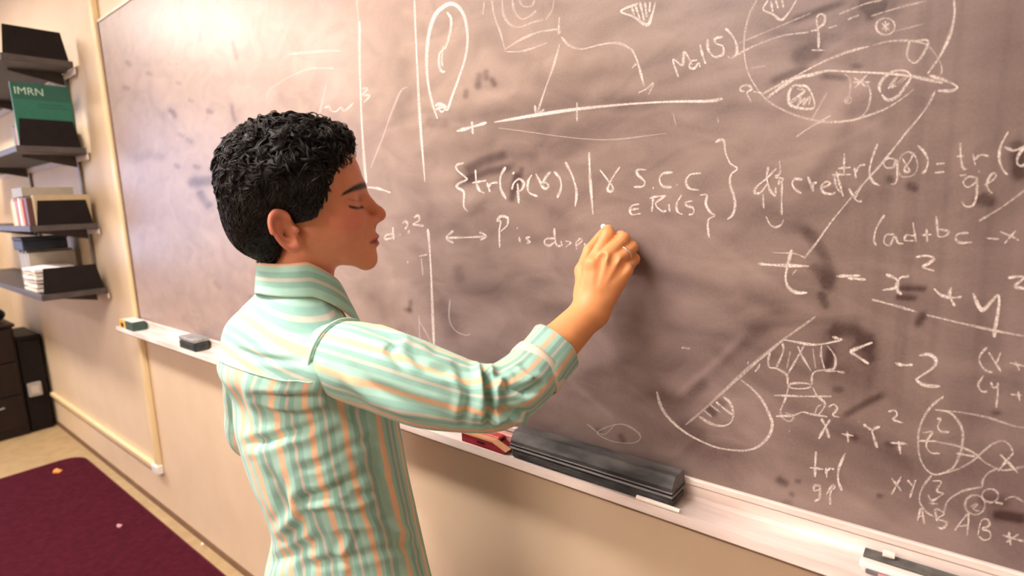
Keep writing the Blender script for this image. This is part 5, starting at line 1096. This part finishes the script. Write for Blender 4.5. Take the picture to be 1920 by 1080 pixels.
# armhole seam: a bead where the sleeve meets the shirt body
ks = 16+13; T0, N0, B0 = frames(s_ax); aa = np.linspace(0, 2*np.pi, 61)
bead = s_ax[ks]+(s_r[ks]*1.035)*(np.cos(aa)[:, None]*N0[ks]+np.sin(aa)[:, None]*B0[ks])
sb_ = MB().tube(bead, .0023, 8, False).build('armhole_seam', noise_mat('mint_armhole', (.40, .66, .56), (.48, .74, .63), 60, .8), None, True); rel(sb_, shirt)
# rolled cuff
def cuff(name, p0, p1, r0, r1, parent, layers=((0, 0), (.0035, .004))):
    ax = np.linspace(p0, p1, 9); T, N, B = frames(ax); nt = 96; a = np.arange(nt)*2*np.pi/nt
    prof = []
    L = np.linalg.norm(np.asarray(p1)-np.asarray(p0))
    rr = lambda s: r0+(r1-r0)*s
    prof = [(0.10, rr(0)-.004), (0.02, rr(0)-.001), (-.02, rr(0)+.002), (.02, rr(0)+.0060), (.2, rr(.2)+.0062), (.5, rr(.5)+.0058), (.8, rr(.8)+.0060), (.97, rr(1)+.0066), (1.03, rr(1)+.005), (1.02, rr(1)+.001), (.95, rr(1)-.001), (.7, rr(.7)-.002), (.4, rr(.4)-.002)]
    d = np.asarray(p1)-np.asarray(p0); V = []
    for s, r in prof:
        wob = 1+.035*np.sin(3*a+1.0)+.02*np.sin(5*a+2*s)
        V.append(np.asarray(p0)+d*s+(r*wob)[:, None]*(np.cos(a)[:, None]*N[0]+np.sin(a)[:, None]*B[0]))
    V = np.array(V).reshape(-1, 3); Fc = grid_faces(len(prof), nt)
    nv = normals_np(V, Fc)
    V = V+nv*(.0012*fbm(V, 90, 8, 2))[:, None]
    arcs = a*.05; jj = Fc % nt; u = arcs[jj]; wr = (u.max(1)-u.min(1)) > .15; u[wr] = np.where(u[wr] < .05, u[wr]+2*np.pi*.05, u[wr])
    o = link(name, mesh_np(name, V, Fc, uv=np.stack([u+.02, np.zeros_like(u)], -1).reshape(-1, 2)), M_SHIRT); rel(o, parent); return o
ckf = cuff('cuff', W(1001, 695, .826), W(1040, 650, .850), .0385, .0365, slv)
bx_ = np.linspace(W(999, 697, .825), W(1009, 686, .831), 5); Tb, Nb, Bb = frames(bx_); aa2 = np.arange(72)*2*np.pi/72
bprof = [(-.2, .0425), (-.2, .0446), (.1, .0454), (.9, .0452), (1.3, .0446), (1.3, .0425)]
BVc = np.array([bx_[0]+(bx_[-1]-bx_[0])*s+(r*(1+.03*np.sin(3*aa2+1)))[:, None]*(np.cos(aa2)[:, None]*Nb[0]+np.sin(aa2)[:, None]*Bb[0]) for s, r in bprof]).reshape(-1, 3)
bnd = link('cuff_edge', mesh_np('cuff_edge', BVc, grid_faces(len(bprof), 72)), noise_mat('peach_cuff_edge', (.66, .70, .58), (.80, .74, .62), 120, .8)); rel(bnd, slv)
# left sleeve, hanging, rolled at the elbow
dl = unit(l_wr-l_el)
l_pts = [l_sh+np.array([.05, 0, .0]), l_sh+np.array([0.0, -.004, -.012]), (l_sh*.62+l_el*.38)+np.array([-.003, -.004, 0]), (l_sh*.3+l_el*.7), l_el, l_el+dl*.05]
slv2, _, _ = sleeve('sleeve', l_pts, [.044, .050, .052, .050, .047, .042], [([(430, 700), (436, 760), (450, 820)], -.004, 8)], .03, shirt)
cuff('cuff', l_el+dl*.035, l_el+dl*.085, .043, .041, slv2)

# collar: stand and folded leaf round the neck
nb_ = np.array([-.814, -.366, 1.262]); 
cz_prof = []
NC = 110; phi = np.linspace(-2.62, 2.62, NC)     # 0 at the nape (back, -y), ends at the throat
fw = np.array([0, 1.0, 0]); rt = np.array([1.0, 0, 0])
hx = np.array([HX[0], HX[1], 0]); hx = hx/np.linalg.norm(hx)
CV = []
prof = [(.0525, -.004, 0), (.0520, .012, 0), (.0525, .026, 0), (.0535, .0335, 0), (.0560, .0355, 0), (.0590, .0330, 0), (.0615, .0230, .2), (.0645, .0090, .6), (.0680, -.0050, 1.0), (.0688, -.0068, 1.0), (.0672, -.0072, 1.0), (.0630, .0050, .6), (.0598, .0180, .2)]
for r, z, tipw in prof:
    cph, sph = np.cos(phi), np.sin(phi)
    front = np.clip((np.abs(phi)-1.2)/1.42, 0, 1)
    rr = r*(1+.10*front)+.016*tipw*front**2
    x = rr*sph; y = -rr*cph*(.98)
    zz2 = z-.058*front**1.3-.020*tipw*front**2-.006*np.abs(sph)*tipw
    CV.append(nb_+np.stack([x, y, zz2], 1))
CV = np.array(CV).reshape(-1, 3)
CFc = grid_faces(len(prof), NC, False)
# profile closes on itself
CV = CV+normals_np(CV, CFc)*(.0010*fbm(CV, 60, 2, 2))[:, None]
vv = np.repeat(np.cumsum([0]+[math.hypot(prof[i+1][0]-prof[i][0], prof[i+1][1]-prof[i][1]) for i in range(len(prof)-1)]), NC)
uvc = np.stack([vv[CFc]*.92+.012, np.zeros(CFc.shape)], -1).reshape(-1, 2)
clr = link('collar', mesh_np('collar', CV, CFc, uv=uvc), M_SHIRT); rel(clr, shirt)
mod = clr.modifiers.new('thickness', 'SOLIDIFY'); mod.thickness = .0012

# trousers and shoes
def tro(X, Y, Z):
    d = s_ell(X, Y, Z, (-.808, -.325, .74), (.128, .090, .12))
    for h, k, a in ((hip_r, knee_r, ank_r), (hip_l, knee_l, ank_l)):
        d = smin(d, s_cone(X, Y, Z, h, k, .074, .060), .04); d = smin(d, s_cone(X, Y, Z, k, a-np.array([0, 0, .03]), .062, .056), .02)
    d = smax(d, Z-.80, .01)
    return smax(d, .042-Z, .006)
Vp, Fp = surface_nets(tro, (-1.06, -.47, .02), (-.60, -.19, .84), .009)
Vp = Vp+normals_np(Vp, Fp)*(.004*fbm(Vp, 40, 3, 2))[:, None]
rel(link('trousers', mesh_np('trousers', Vp, Fp), noise_mat('dark_blue_denim', (.02, .026, .045), (.04, .05, .08), 300, .85, .3, 700)), person)
for an, toe in ((ank_r+np.array([0, 0, .0095]), .02), (ank_l+np.array([0, 0, .0095]), -.03)):
    def shoe(X, Y, Z):
        d = s_cone(X, Y, Z, an+np.array([0, -.02, -.035]), an+np.array([toe, .13, -.045]), .040, .033)
        d = smin(d, s_cone(X, Y, Z, an+np.array([0, -.01, .0]), an+np.array([0, -.01, -.04]), .040, .042), .03)
        return smax(d, .0120-Z, .004)
    Vs, Fs = surface_nets(shoe, an-np.array([.08, .10, .085]), an+np.array([.09, .20, .06]), .006)
    rel(link('shoe', mesh_np('shoe', Vs, Fs), M_BLACK), person)

# ring on the finger
rm = mcp[2]*.42+pip[2]*.58; rd = unit(pip[2]-mcp[2]); T_r = np.cross(rd, [0, 0, 1.0]); T_r = unit(T_r); B_r = np.cross(rd, T_r)
rp_ = [rm+.0115*(math.cos(a)*T_r+math.sin(a)*B_r) for a in np.linspace(0, 2*math.pi, 25)]
rg = MB().tube(np.array(rp_), .0017, 8, False).build('finger_ring', noise_mat('silver_ring', (.80, .78, .76), (.88, .86, .84), 20, .2, metal=.9), person, True)
# chalk held at the board
c_tip = at_y(1131, 424, -.0015); c_end = at_y(1144, 452, -.030)
cs = chalk_stick(tuple(c_tip), tuple(c_end), .0048, (.92, .88, .84), 'white chalk stick held in the writing hand')
cs.name = 'chalk_stick_held'; cs.name = 'chalk_stick'
